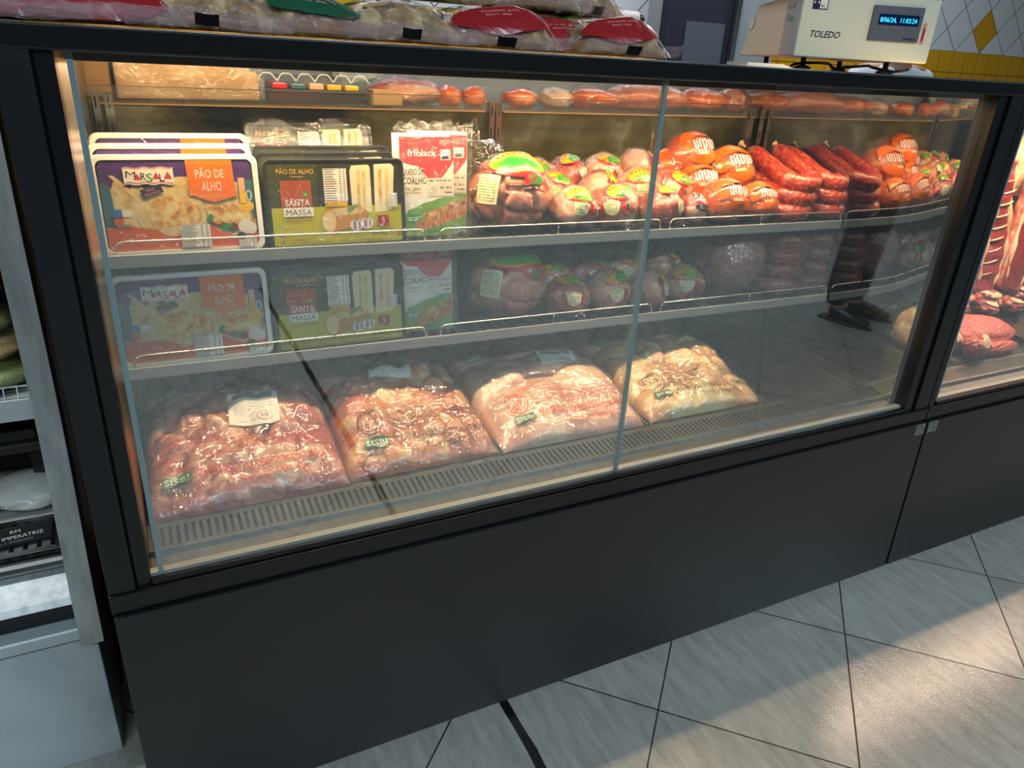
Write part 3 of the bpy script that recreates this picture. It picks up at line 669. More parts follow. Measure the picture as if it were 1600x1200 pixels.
def white_bread_pack():
    w, h = .262, .167
    t = thing('garlic_bread_pack', '', 'bread pack', (0, 0, 0), (0, 0, 0), 'white tray garlic bread packs')
    tray_frame(w, h, .036, .0095, 'cream_tray').obj('tray', t, bevel=.0008)
    p = Print(flatmap(.0020)); X = lambda a: -w / 2 + a * w; Y = lambda b: b * h
    L = [(X(a), Y(b)) for a, b in ((.045, .06), (.955, .06), (.955, .88), (.93, .94), (.07, .94), (.045, .88))]
    p.poly(L, 'print_bread_bg') if 'print_bread_bg' in M else p.poly(L, 'bread_print')
    p.poly([(X(.045), Y(.70)), (X(.30), Y(.62)), (X(.955), Y(.74)), (X(.955), Y(.88)), (X(.93), Y(.94)), (X(.07), Y(.94)), (X(.045), Y(.88))], 'print_purple')
    p.poly([(X(.045), Y(.30)), (X(.11), Y(.30)), (X(.10), Y(.70)), (X(.045), Y(.74))], 'print_teal')
    p.poly([(X(.86), Y(.36)), (X(.955), Y(.36)), (X(.955), Y(.74)), (X(.86), Y(.74))], 'print_teal')
    for k, (a, b, c, d, e) in enumerate([(.16, .52, .05, .24, .15), (.27, .47, .055, .27, .2), (.40, .56, .10, .22, .1)]):
        p.disk(X(a), Y(b), c * w, d * h, 'bread_print', rot=e, wob=.04, seed=k)
    p.poly([(X(.10), Y(.80)), (X(.13), Y(.80)), (X(.40), Y(.36)), (X(.36), Y(.34))], 'print_bread')
    p.disk(X(.50), Y(.62), .17 * w, .17 * h, 'bread_print', wob=.05, seed=8)
    p.disk(X(.455), Y(.40), .150 * w, .215 * h, 'toast_print', wob=.045, seed=4, n=40); p.disk(X(.46), Y(.24), .12 * w, .05 * h, 'bread_print', wob=.05, seed=2)
    # orange lower band with a swelling edge
    p.poly([(X(.045), Y(.06)), (X(.5), Y(.06)), (X(.5), Y(.20)), (X(.40), Y(.19)), (X(.33), Y(.26)), (X(.20), Y(.30)), (X(.045), Y(.29))], 'print_orange_deep')
    p.poly([(X(.5), Y(.06)), (X(.955), Y(.06)), (X(.955), Y(.22)), (X(.80), Y(.17)), (X(.66), Y(.28)), (X(.5), Y(.30))], 'print_orange_deep')
    p.poly([(X(.045), Y(.06)), (X(.955), Y(.06)), (X(.955), Y(.082)), (X(.045), Y(.082))], 'print_orange')
    # slices on a board
    p.poly([(X(.64), Y(.31)), (X(.80), Y(.20)), (X(.955), Y(.34)), (X(.93), Y(.40)), (X(.70), Y(.36))], 'print_brown')
    for k in range(4):
        q = .70 + .065 * k; p.disk(X(q), Y(.40 - .008 * k), .040 * w, .115 * h, 'print_crust', rot=.35); p.disk(X(q - .012), Y(.40 - .008 * k), .034 * w, .10 * h, 'toast_print', rot=.35)
    p.disk(X(.90), Y(.47), .05 * w, .06 * h, 'print_yellow'); p.disk(X(.885), Y(.26), .05 * w, .075 * h, 'print_garlic'); p.disk(X(.92), Y(.24), .034 * w, .06 * h, 'print_garlic')
    for a, b in ((.655, .34), (.67, .37), (.76, .26), (.745, .255), (.775, .275)): p.disk(X(a), Y(b), .016 * w, .03 * h, 'print_green', rot=a * 9)
    # oil jug, orange title shield
    p.rect(X(.865), Y(.50), X(.905), Y(.62), 'print_yellow'); p.rect(X(.865), Y(.62), X(.905), Y(.76), 'print_peach'); p.ring(X(.925), Y(.58), .018 * w, .055 * h, .0016, 'print_white')
    p.poly([(X(.552), Y(.94)), (X(.836), Y(.94)), (X(.845), Y(.58)), (X(.77), Y(.545)), (X(.70), Y(.52)), (X(.64), Y(.55)), (X(.560), Y(.60))], 'print_orange')
    p.word('PÃO DE', X(.693), Y(.765), .0142, 'print_white', width=.046); p.word('ALHO', X(.697), Y(.635), .0158, 'print_white', width=.032); p.word('TRADICIONAL', X(.697), Y(.575), .0042, 'print_peach', width=.046)
    # logo banner with wavy red edges and jumping letters
    p.poly(wavy(X(.185), X(.475), Y(.71), Y(.875), .0012, 3), 'print_white'); a = p.lay + 1; p.lay += 1
    p.poly(wavy(X(.19), X(.47), Y(.722), Y(.730), .0012, 3), 'print_red', a); p.poly(wavy(X(.19), X(.47), Y(.862), Y(.870), .0012, 3), 'print_red', a); p.lay += 1; a = p.lay
    tri = lambda u, v, s_: p.poly([(u - s_, v), (u + s_, v), (u + s_ * .1, v + 1.9 * s_)], 'print_red', a)
    p.word('M', X(.225), Y(.775), .0112, 'print_navy', width=.0150, rot=-.1, lay=a); tri(X(.262), Y(.755), .0055); p.word('R', X(.298), Y(.755), .0118, 'print_navy', width=.0082, lay=a)
    p.word('S', X(.333), Y(.735), .0138, 'print_green', width=.0098, lay=a); tri(X(.372), Y(.760), .0060); p.word('L', X(.405), Y(.738), .0128, 'print_navy', width=.0075, lay=a); tri(X(.440), Y(.760), .0066)
    p.rect(X(.27), Y(.605), X(.40), Y(.685), 'print_navy', rot=.30); p.word('MAIS', X(.33), Y(.646), .0050, 'print_pink', rot=.30); p.word('RECHEIO', X(.342), Y(.612), .0046, 'print_pink', rot=.30, width=.024)
    # small print: icons, table, bar code, net weight
    p.rect(X(.095), Y(.40), X(.145), Y(.475), 'print_blue'); p.rect(X(.15), Y(.40), X(.205), Y(.465), 'print_white'); p.rect(X(.095), Y(.325), X(.145), Y(.385), 'print_orange_deep'); p.rect(X(.15), Y(.325), X(.205), Y(.385), 'print_bread')
    p.word('419g', X(.235), Y(.20), .0050, 'print_white', width=.016)
    p.table(X(.475), Y(.07), X(.655), Y(.30), 13, 'print_white', 'print_black'); p.barcode(X(.83), Y(.05), X(.945), Y(.14)); p.disk(X(.85), Y(.165), .03 * w, .04 * h, 'print_black')
    p.obj('printed_film', t)
    g = gridmesh('film', np.array([[(X(a), .0004 + .0012 * math.sin(a * 20 + b * 9) * math.sin(b * 14), Y(b)) for b in np.linspace(.05, .95, 16)] for a in np.linspace(.035, .965, 24)]) * 1.0, 'pack_film')
    for v in g.vertices: v.co.y = min(v.co.y, .0006) - .0062 * 0 - .0040
    link(g, 'clear_film', t)
    return t

def dark_bread_pack(red=False):
    w, h = .262, .160
    t = thing('garlic_bread_pack', '', 'bread pack', (0, 0, 0), (0, 0, 0), 'dark tray garlic bread packs')
    tray_frame(w, h, .036, .006, 'black_plastic', .012).obj('tray', t, bevel=.0008)
    p = Print(flatmap(.0020)); X = lambda a: -w / 2 + a * w; Y = lambda b: b * h
    p.poly([(X(a), Y(b)) for a, b in ((.02, .03), (.98, .03), (.98, .94), (.95, .975), (.05, .975), (.02, .94))], 'print_black' if red else 'print_olive')
    if not red: p.rect(X(.36), Y(.44), X(.98), Y(.96), 'print_olive_dark')
    p.rect(X(.035), Y(.03), X(.965), Y(.465), 'print_lime')
    # two pale loaves through the window
    p.poly([(X(.60), Y(.42)), (X(.745), Y(.38)), (X(.745), Y(.90)), (X(.73), Y(.93)), (X(.61), Y(.92)), (X(.595), Y(.86))], 'print_bread_pale'); p.poly([(X(.765), Y(.38)), (X(.90), Y(.40)), (X(.925), Y(.90)), (X(.90), Y(.94)), (X(.775), Y(.93))], 'print_bread_pale')
    for a in (.64, .68, .80, .85): p.poly([(X(a), Y(.45)), (X(a + .022), Y(.44)), (X(a + .03), Y(.88)), (X(a + .006), Y(.86))], 'bread_print')
    p.word('PÃO DE ALHO', X(.215), Y(.835), .0094, 'print_yellow', width=.066); p.scribble(X(.18), X(.27), Y(.80), .002, 10, 'print_peach')
    p.rect(X(.105), Y(.465), X(.315), Y(.765), 'print_red' if red else 'print_brick'); p.disk(X(.275), Y(.61), .020 * w, .033 * h, 'print_green'); p.disk(X(.275), Y(.61), .008 * w, .014 * h, 'print_lime')
    for a, b in ((.22, .62), (.235, .66), (.25, .58)): p.rect(X(a), Y(b), X(a + .006), Y(b + .07), 'print_crust')
    p.word('SANTA', X(.215), Y(.485), .0118, 'print_white', width=.044); p.rect(X(.115), Y(.365), X(.32), Y(.463), 'print_white'); p.word('MASSA', X(.216), Y(.380), .0108, 'print_black', width=.046, shear=.12)
    p.word('TRADICIONAL', X(.222), Y(.305), .0070, 'print_brick', width=.049)
    p.table(X(.405), Y(.52), X(.57), Y(.89), 14, 'print_white', 'print_navy'); p.rect(X(.405), Y(.465), X(.565), Y(.515), 'print_yellow'); p.word('BAGUETE', X(.45), Y(.475), .0046, 'print_black', width=.023)
    # the baguette and garlic picture
    q = [(X(a), Y(b)) for a, b in ((.37, .30), (.39, .20), (.44, .165), (.66, .25), (.71, .32), (.70, .42), (.63, .475), (.43, .44), (.385, .40))]
    p.poly(q, 'print_crust'); p.poly([(X(a), Y(b)) for a, b in ((.40, .36), (.46, .43), (.63, .465), (.69, .42), (.66, .38), (.48, .35))], 'bread_print'); p.disk(X(.425), Y(.29), .05 * w, .115 * h, 'print_bread', wob=.03)
    for a, b in ((.62, .24), (.70, .26)): p.disk(X(a), Y(b), .047 * w, .068 * h, 'print_garlic'); p.disk(X(a - .012), Y(b), .012 * w, .06 * h, 'print_lilac'); p.disk(X(a + .022), Y(b), .009 * w, .05 * h, 'print_lilac'); p.poly([(X(a - .012), Y(b + .05)), (X(a + .012), Y(b + .05)), (X(a + .012), Y(b + .13))], 'print_lilac')
    for k in range(5): p.poly([(X(.56), Y(.36)), (X(.565 + .02 * k), Y(.46 + .01 * k)), (X(.572 + .02 * k), Y(.455 + .01 * k))], 'print_green')
    p.rect(X(.78), Y(.215), X(.865), Y(.345), 'print_red_dark'); p.word('5', X(.822), Y(.255), .0108, 'print_white'); p.scribble(X(.79), X(.855), Y(.228), .002, 6, 'print_white')
    p.barcode(X(.865), Y(.44), X(.935), Y(.60)); p.ring(X(.88), Y(.15), .017 * w, .028 * h, .0009, 'print_black'); p.poly([(X(.92), Y(.10)), (X(.965), Y(.10)), (X(.943), Y(.175))], 'print_black'); p.poly([(X(.930), Y(.11)), (X(.956), Y(.11)), (X(.943), Y(.155))], 'print_lime')
    p.scribble(X(.73), X(.85), Y(.135), .0028, 12, 'print_black'); p.scribble(X(.73), X(.85), Y(.112), .0028, 12, 'print_black'); p.scribble(X(.15), X(.27), Y(.09), .0028, 12, 'print_red_dark')
    for k in range(2): p.scribble(X(.15), X(.80), Y(.05 + .018 * k), .0013, 40, 'print_olive')
    for k in range(3): p.scribble(X(.055), X(.105), Y(.08 + .03 * k), .002, 4, 'print_olive')
    p.obj('printed_film', t)
    rnd = random.Random(5 + red)
    g = gridmesh('film', np.array([[(X(a), -.0026 - .003 * max(0, math.sin(a * 17 + b * 6) * math.sin(b * 8)) - (.003 if b > 1 else 0), Y(b) + (.004 * math.sin(a * 11) if b > 1 else 0)) for b in np.linspace(0, 1.04, 16)] for a in np.linspace(0, 1, 26)]), 'pack_film')
    link(g, 'clear_film', t)
    return t

def cheese_pack():
    w, h = .122, .220
    t = thing('grilling_cheese_pack', '', 'cheese pack', (0, 0, 0), (0, 0, 0), 'tall grilling cheese packs')
    c = MB()
    for k in range(5): c.box(-w / 2 + .010 + k * .0218, -w / 2 + .0300 + k * .0218, .001, .026, .012, h - .045, 'print_bread_pale')
    c.obj('cheese_sticks', t, bevel=.003)
    p = Print(flatmap(-.0004)); X = lambda a: -w / 2 + a * w; Y = lambda b: b * h
    p.rect(X(.04), Y(.03), X(.96), Y(.90), 'print_white')
    e = [(X(a), Y(b)) for a, b in ((.04, .72), (.10, .68), (.22, .66), (.34, .65), (.42, .60), (.52, .54), (.64, .52), (.76, .55), (.86, .61), (.93, .66), (.96, .70))]
    p.poly(e + [(X(.96), Y(.90)), (X(.04), Y(.90))], 'print_red')
    p.word('friolack', X(.42), Y(.735), .0135, 'print_white', width=.060); p.rect(X(.74), Y(.70), X(.91), Y(.79), 'print_white'); p.rect(X(.755), Y(.705), X(.90), Y(.74), 'print_black'); p.scribble(X(.76), X(.89), Y(.755), .004, 4, 'print_black')
    p.word('QUEIJO DE', X(.27), Y(.585), .0135, 'print_black', width=.048) if False else p.word('QUEIJO DE', X(.26), Y(.575), .0125, 'print_black', width=.044)
    p.word('COALHO', X(.285), Y(.495), .0138, 'print_black', width=.050); p.word('Original', X(.26), Y(.445), .0065, 'print_crust', width=.034); p.scribble(X(.08), X(.40), Y(.415), .002, 18, 'print_crust')
    p.rect(X(.50), Y(.385), X(.95), Y(.545), 'print_garlic'); p.scribble(X(.53), X(.92), Y(.515), .003, 14, 'ink'); p.barcode(X(.53), Y(.41), X(.68), Y(.475), 12); p.scribble(X(.72), X(.92), Y(.45), .004, 9, 'ink'); p.scribble(X(.80), X(.93), Y(.41), .003, 6, 'ink')
    gr = [(X(a), Y(b)) for a, b in ((.04, .03), (.96, .03), (.96, .375), (.72, .375), (.60, .345), (.44, .33), (.30, .29), (.16, .27), (.07, .20), (.04, .14))]
    p.poly(gr, 'print_green_lime'); p.disk(X(.24), Y(.19), .13 * w, .045 * h, 'print_green'); p.scribble(X(.14), X(.34), Y(.195), .003, 8, 'print_white'); p.scribble(X(.14), X(.34), Y(.175), .003, 8, 'print_white')
    for q in ([(.42, .235), (.86, .30), (.97, .36), (.97, .285), (.80, .245), (.46, .185)], [(.28, .155), (.74, .225), (.97, .28), (.97, .185), (.80, .135), (.34, .075)]):
        p.poly([(X(a), Y(b)) for a, b in q], 'grill_print')
    for k in range(3): p.disk(X(.52 + .1 * k), Y(.07 + .015 * k), .05 * w, .02 * h, 'print_green', rot=.7)
    p.obj('printed_front', t)
    g = np.zeros((30, 22, 3))
    for i, a in enumerate(np.linspace(-.05, 1.05, 30)):
        for k, b in enumerate(np.linspace(0, 1.0, 22)):
            top = max(0, b - .86) / .14; z = Y(b) + top * .006 * (math.sin(a * 13) + .6 * math.sin(a * 31))
            g[i, k] = (X(a), -.0032 - .0012 * math.sin(a * 24 + b * 10) - top * .004 * math.sin(a * 19), z)
    link(gridmesh('film', g, 'soft_film'), 'clear_sleeve', t)
    b_ = MB().box(-w / 2, w / 2, .028, .0295, 0, h * .93, 'print_white'); b_.obj('back_panel', t)
    return t

LEAN = -.14
used = {}
def place(proto, label, x, y, z, lean=LEAN, yaw=0, group=None):
    if proto.name not in used:
        used[proto.name] = 1; proto.location = (x, y, z); proto.rotation_euler = (lean, 0, yaw); proto['label'] = label
        if group: proto['group'] = group
        return proto
    return dup(proto, label, (x, y, z), (lean, 0, yaw), group)
ZA = lambda x: sz(.958, x) - .006
ZB = lambda x: sz(.757, x) - .006
wb = white_bread_pack(); db = dark_bread_pack(); rb = dark_bread_pack(True); cp = cheese_pack()
for k, (x, y, lb) in enumerate([(.062, .312, 'white-rimmed garlic bread pack in front on the upper shelf, purple and orange print'), (.060, .358, 'white-rimmed garlic bread pack second in the upper shelf row, only its top showing'),
                                (.064, .404, 'white-rimmed garlic bread pack rearmost in the upper shelf row')]):
    place(wb, lb, x, y, ZA(x) + .012 * k, group='white tray garlic bread packs')
place(wb, 'single white-rimmed garlic bread pack on the lower shelf', .060, .303, ZB(.06))
for k, (x, y, lb) in enumerate([(.332, .313, 'olive green garlic bread pack in front on the upper shelf beside the white-rimmed ones'), (.327, .360, 'olive green garlic bread pack second in the upper shelf row, top edge showing'),
                                (.332, .406, 'olive green garlic bread pack third back in the upper shelf row')]):
    place(db, lb, x, y, ZA(x) + .006 * k, group='dark tray garlic bread packs')
place(db, 'bright green and yellow garlic bread pack in front on the lower shelf', .327, .304, ZB(.33))
place(db, 'green and yellow garlic bread pack hidden behind the lower shelf front one', .340, .350, ZB(.34))
place(rb, 'black garlic bread pack with a red panel, behind the olive ones', .335, .520, ZA(.335) + .045, -.30)
for x, y, z, lb, ya in [(.517, .338, ZA(.52), 'red and white grilling cheese pack in front on the upper shelf', 0), (.556, .380, ZA(.55), 'grilling cheese pack half hidden behind the front one on the upper shelf', -.25),
                        (.514, .330, ZB(.51), 'grilling cheese pack on the lower shelf beside the garlic bread', 0), (.515, .374, ZB(.51), 'grilling cheese pack behind the front one on the lower shelf', .06)]:
    place(cp, lb, x, y, z, -.10, ya, 'tall grilling cheese packs')

# ---------------------------------------------------------------- bags on the shelves
def sausage_bag():
    """a round clear bag of fat links, printed cap in yellow, green and red"""
    t = thing('bag_of_sausages', '', 'bag of sausages', group='large clear bags of sausages')
    b = Blob((.088, .072, .078), 11, cells=26, dent=.30, amp=.05, flat=.85)
    link(b.content_mesh('sausages', 'sausage_pink', 5), 'sausages', t)
    film = Blob((.089, .073, .080), 11, amp=.05, flat=.85); film.cells = None
    link(film.film_mesh('film', .0025, 'wrap_film', 4, tail=((-.05, .0, .065), (-.55, .1, .75), .075, .034)), 'clear_bag', t)
    f = film.fmap((.02, -.80, .60), grow=.003); p = Print(f, .009)
    p.disk(-.006, .036, .074, .044, 'print_red', n=36, rings=6, rot=-.16); p.disk(-.006, .041, .071, .041, 'print_yellow', n=36, rings=6, rot=-.16)
    p.poly([(-.066, .030), (-.045, .050), (-.018, .055), (.01, .046), (.04, .026), (.058, .008), (.03, .002), (-.02, .006), (-.05, .014)], 'print_green_lime')
    p.poly([(-.050, .030), (-.022, .046), (.012, .036), (.044, .014), (.0, .008), (-.035, .014)], 'print_green')
    for k in range(7): p.rect(-.050 + .014 * k, .060 - .0016 * abs(k - 3) ** 1.6, -.042 + .014 * k, .070 - .0016 * abs(k - 3) ** 1.6, 'print_brown', n=2, m=2)
    p.poly([(-.012, .002), (.036, .002), (.054, -.016), (.072, -.036), (.054, -.032), (.036, -.022), (-.002, -.024), (-.004, -.006)], 'print_red')
    p.poly([(.004, -.006), (.032, -.006), (.040, -.016), (.026, -.024), (.004, -.022)], 'print_green')
    p.obj('printed_cap', t)
    q = Print(film.fmap((-.75, -.60, .25), grow=.003)); q.rect(-.020, -.03, .022, .025, 'print_bread_pale', n=4, m=4)
    for k in range(9): q.scribble(-.016, .018, -.024 + .005 * k, .0022, 9, 'print_green')
    q.obj('printed_panel', t)
    return t
def poultry_pack(seed):
    """fist-sized bag: pink contents, yellow and green cap print, pale text panel, gathered end"""
    t = thing('small_poultry_pack', '', 'poultry pack', group='small poultry packs')
    b = Blob((.057, .052, .049), seed, cells=11, dent=.20, amp=.09, flat=.85)
    link(b.content_mesh('pieces', 'chicken_pink', 4), 'poultry_pieces', t)
    fl = Blob((.058, .053, .050), seed, amp=.09, flat=.85)
    link(fl.film_mesh('film', .0018, 'wrap_film', 4, tail=((.020, -.040, -.026), (.30, -.8, -.35), .026, .014), pleat=.016), 'clear_bag', t)
    cdir = [(.05, -.50, .80), (-.25, -.60, .70), (.30, -.55, .72), (.0, -.30, .92)][seed % 4]
    p = Print(fl.fmap(cdir, grow=.0022), .007); p.disk(0, 0, .034, .023, 'print_red', rings=4, wob=.05, seed=seed); p.disk(-.001, .002, .031, .020, 'print_yellow', rings=4, wob=.05, seed=seed)
    p.poly([(-.012, -.014), (.006, -.020), (.030, -.012), (.034, .004), (.020, .014), (.004, .009), (-.008, .000)], 'print_green'); p.poly([(-.004, -.012), (.010, -.015), (.026, -.008), (.018, .004), (.004, .002)], 'print_green_lime')
    for k in range(5): p.rect(-.022 + .008 * k, .009 + .0012 * k, -.017 + .008 * k, .014 + .0012 * k, 'print_brown')
    p.obj('printed_cap', t)
    q = Print(fl.fmap((-.30 + .2 * (seed % 3), -.92, .20), grow=.002), .008); q.poly([(-.017, .012), (0, .018), (.019, .010), (.013, -.012), (0, -.020), (-.013, -.012)], 'print_bread_pale')
    for k in range(5): q.scribble(-.012, .012, -.010 + .005 * k, .0026, 6, 'print_green')
    q.poly([(.020, .012), (.030, .014), (.034, -.012), (.024, -.016)], 'print_red'); q.poly([(.032, .004), (.040, .006), (.042, -.014), (.035, -.014)], 'print_green_dark')
    q.obj('printed_panel', t)
    return t
def orange_bag(seed):
    t = thing('orange_printed_bag', '', 'bag', group='orange printed bags')
    b = Blob((.070, .060, .064), seed, cells=7, dent=.06, amp=.06, flat=.86)
    link(b.content_mesh('contents', 'orange_meat', 4), 'contents', t)
    fl = Blob((.071, .061, .065), seed, amp=.06, flat=.86)
    link(fl.film_mesh('film', .0032, 'wrap_film', 4), 'clear_bag', t)
    p = Print(fl.fmap((-.05, -.78, .62), grow=.0034), .008)
    p.poly([(-.085, .004), (-.050, .020), (.0, .024), (.050, .018), (.085, .002), (.080, .060), (.0, .090), (-.080, .060)], 'orange_wrap'); p.ring(.0, .046, .024, .013, .0018, 'print_peach'); p.scribble(-.014, .014, .042, .008, 4, 'print_peach')
    p.poly([(-.085, .004), (-.060, .012), (-.036, .004), (-.030, -.012), (-.046, -.026), (-.080, -.030)], 'orange_wrap')
    for k in range(9):
        x_ = -.026 + .0082 * k; p.rect(x_, -.013 + .0014 * (k % 3), x_ + .0032, .014 - .0018 * (k % 2), 'print_white')
        if k in (0, 3, 5, 7): p.rect(x_, -.013, x_ + .0066, -.0098, 'print_white')
        if k in (2, 6): p.rect(x_, .010, x_ + .0066, .0128, 'print_white')
    p.poly([(-.070, -.050), (-.030, -.036), (.020, -.026), (.075, -.020), (.085, -.050), (.0, -.075)], 'orange_wrap'); p.rect(-.020, -.031, .010, -.024, 'print_bread_pale'); p.scribble(-.018, .008, -.029, .003, 8, 'print_brown'); p.ring(-.034, -.026, .007, .007, .0012, 'print_brown')
    p.obj('printed_band', t)
    return t
sb = sausage_bag(); pk = [poultry_pack(s) for s in (21, 22, 23, 24, 26)]; ob = [orange_bag(31), orange_bag(32)]
def put(proto, label, px, py, y, yaw=0, pitch=0, roll=0, sc=1.0, half=None, shelf=None):
    x, yy, z = at(px, py, y)
    if half: z = shelf(x) + half * sc + .001
    if proto.name not in used:
        used[proto.name] = 1; proto.location = (x, y, z); proto.rotation_euler = (pitch, roll, yaw); proto['label'] = label; proto.scale = (sc,) * 3
        return proto
    return dup(proto, label, (x, y, z), (pitch, roll, yaw), scale=sc)
def sit(proto, label, px, py, z_shelf, half, **k):
    """depth from the photograph's ray: the bag's centre lies half above what carries it"""
    r = R @ np.array([px - 800., py - 600., FOC]); t = (z_shelf + half - CAM[2]) / r[2]
    return put(proto, label, px, py, CAM[1] + r[1] * t, **k)
put(sb, 'large clear bag of pink sausages with yellow and green cap on the upper shelf', 795, 305, .402, sc=1.10, half=.068, shelf=ZA)
put(sb, 'large clear bag of pink sausages with dark green cap on the lower shelf', 792, 455, .398, sc=1.10, yaw=.1, half=.068, shelf=ZB)
up = [(895, 336, .352, 'in front, touching the big sausage bag'), (955, 332, .352, 'in front, second from the big sausage bag'), (1031, 326, .352, 'in front, third from the big sausage bag'),
      (860, 303, .440, 'second row, first from the left'), (934, 300, .440, 'second row, second from the left'), (992, 297, .435, 'second row, third from the left'), (1046, 296, .430, 'second row, against the orange bags'),
      (884, 275, .535, 'third row, first from the left'), (941, 273, .535, 'third row, second from the left'), (992, 266, .540, 'third row, third from the left'), (838, 280, .53, 'rear, peeking over the big sausage bag')]
for k, (px, py, y, lb) in enumerate(up):
    put(pk[k % 5], 'small poultry pack, upper shelf, ' + lb, px, py, y + .012, yaw=[.1, -.45, .4, -.1, .6][k % 5], roll=[.15, -.2, 0][k % 3], sc=[1.02, 1.06, .98, 1.0][k % 4], half=.043 if k < 3 else None, shelf=ZA)
lo = [(884, 470, .345, 'in front, beside the big sausage bag'), (948, 464, .348, 'in front, second from the big sausage bag'), (1010, 456, .35, 'in front, third from the big sausage bag'), (1064, 450, .36, 'in front, leaning on the coarse sausage bag'),
      (856, 436, .43, 'second row, first from the left'), (917, 430, .435, 'second row, second from the left'), (968, 425, .435, 'second row, third from the left'), (1030, 415, .43, 'second row, with a large green leaf'),
      (894, 404, .52, 'rear row, first from the left'), (948, 402, .52, 'rear row, second from the left'), (1000, 398, .52, 'rear row, third from the left')]
for k, (px, py, y, lb) in enumerate(lo):
    put(pk[(k + 2) % 5], 'small poultry pack, lower shelf, ' + lb, px, py, y + .012, yaw=[-.3, .25, .5, -.1, -.5][k % 5], roll=[0, -.2, .15][k % 3], sc=[1.0, 1.05, .97, 1.02][k % 4], half=.043 if k < 4 else None, shelf=ZB)
og = [(1128, 322, .352, 'in front beside the dark printed pack'), (1182, 316, .352, 'in front beside the red sausages'), (1088, 292, .430, 'second row, below the topmost two'), (1040, 268, .50, 'behind the poultry packs'), (1076, 245, .475, 'topmost, left'), (1136, 270, .440, 'topmost, right, leaning on the red sausages')]
for k, (px, py, y, lb) in enumerate(og): put(ob[k % 2], 'orange printed bag, upper shelf, ' + lb, px, py, y + .016, half=.055 if k < 2 else None, shelf=ZA, yaw=[.1, .0, -.15, .2][k % 4], roll=[.08, .0, -.1][k % 3], sc=[.88, .80, .86, .84, .92, 1.0][k])
# one red and black printed pack among them
t = thing('dark_printed_pack', 'small red and black printed pack between poultry packs and orange bags', 'pack', tuple(at(1082, 326, .350)), (0, .2, .1))
b = Blob((.036, .036, .036), 41, cells=7, dent=.08, flat=.86); link(b.content_mesh('contents', 'chicken_pink', 4), 'contents', t); link(b.film_mesh('film', .003), 'clear_bag', t)
p = Print(b.fmap((-.1, -.75, .65), grow=.001)); p.disk(0, .018, .030, .012, 'print_black', rings=3); p.disk(0, .0, .032, .011, 'print_red', rings=3); p.scribble(-.02, .02, .016, .006, 6, 'print_white'); p.scribble(-.02, .02, -.002, .005, 6, 'print_white'); p.disk(.006, -.020, .03, .011, 'print_black', rings=3); p.scribble(-.01, .02, -.022, .005, 5, 'print_pink'); p.obj('printed_film', t)

# sausage loops: a horseshoe of two legs, propped higher at the back
def loop_mesh(seed, mat, wid=.044, leg=.155, r=.0245):
    path = []; rnd = np.random.RandomState(seed)
    for k in range(9): path.append((-wid, leg * (1 - k / 8), 0))
    for k in range(1, 12): a = PI * k / 12; path.append((-wid * math.cos(a), -wid * 1.05 * math.sin(a), 0))
    for k in range(9): path.append((wid * (1 + .12 * k / 8), leg * k / 8, .004 * k / 8))
    p = np.array(path); p[:, 2] += .003 * fn(p * 12, seed, 1.5); p[:, 0] += .004 * fn(p * 10, seed + 1, 1.2)
    n = len(p); s = np.linspace(0, 1, n); rr = r * np.minimum(1, np.sqrt(np.clip(np.minimum(s, 1 - s) / .05, 0.03, 1))) * (1 + .03 * np.sin(s * 40 + seed))
    # denser path for a smooth skin
    sd = np.linspace(0, 1, 70); pd = np.stack([np.interp(sd, s, p[:, i]) for i in range(3)], 1); rd = np.interp(sd, s, rr)
    m = MB().tube(pd, rd, mat, 16); return m.mesh('sausage', True)
LM = {c: [loop_mesh(s, c) for s in (1, 2)] for c in ('sausage_red', 'sausage_brown')}
tie = MB().lathe([(.004, 0), (.003, .006), (.008, .016), (.010, .018)], 'fat', 10, 'y').mesh('tie', True)
def loop(label, loc, mat, k=0, pitch=.30, yaw=0.0, roll=0, sc=1.0):
    o = link(LM[mat][k % 2], 'sausage_loop'); o.location = loc; o.rotation_euler = (pitch, roll, yaw); o.scale = (sc,) * 3
    tag(o, label, 'sausage', 'sausage loops on the upper shelf' if mat == 'sausage_red' else 'sausage loops on the lower shelf')
    e = link(tie, 'casing_end', o); e.location = (-.042, .168, 0)
for k, (px, ly, pt, lb) in enumerate([(1228, 0, .06, 'lowest of the left pile'), (1284, 0, .06, 'lowest of the right pile'), (1231, 1, .20, 'middle of the left pile'), (1286, 1, .20, 'middle of the right pile'), (1235, 2, .34, 'topmost of the left pile'), (1287, 2, .34, 'topmost, against the mirror')]):
    x = float(at(px, 320, .385)[0]); loop('bright red sausage loop, upper shelf, ' + lb, (x, .386, ZA(x) + .026 + .041 * ly), 'sausage_red', k + ly, pt, .03)
for k, (px, ly, pt, lb) in enumerate([(1204, 0, .04, 'lowest of the left pile'), (1260, 0, .04, 'lowest of the right pile'), (1207, 1, .08, 'second from the bottom, left pile'), (1262, 1, .08, 'second from the bottom, right pile'), (1210, 2, .12, 'second from the top, left pile'), (1263, 2, .12, 'second from the top, right pile'), (1213, 3, .14, 'topmost of the left pile'), (1262, 3, .14, 'topmost of the right pile')]):
    x = float(at(px, 440, .385)[0]); loop('dark red sausage loop, lower shelf, ' + lb, (x, .386, ZB(x) + .026 + .041 * ly), 'sausage_brown', k + ly, pt, .03)
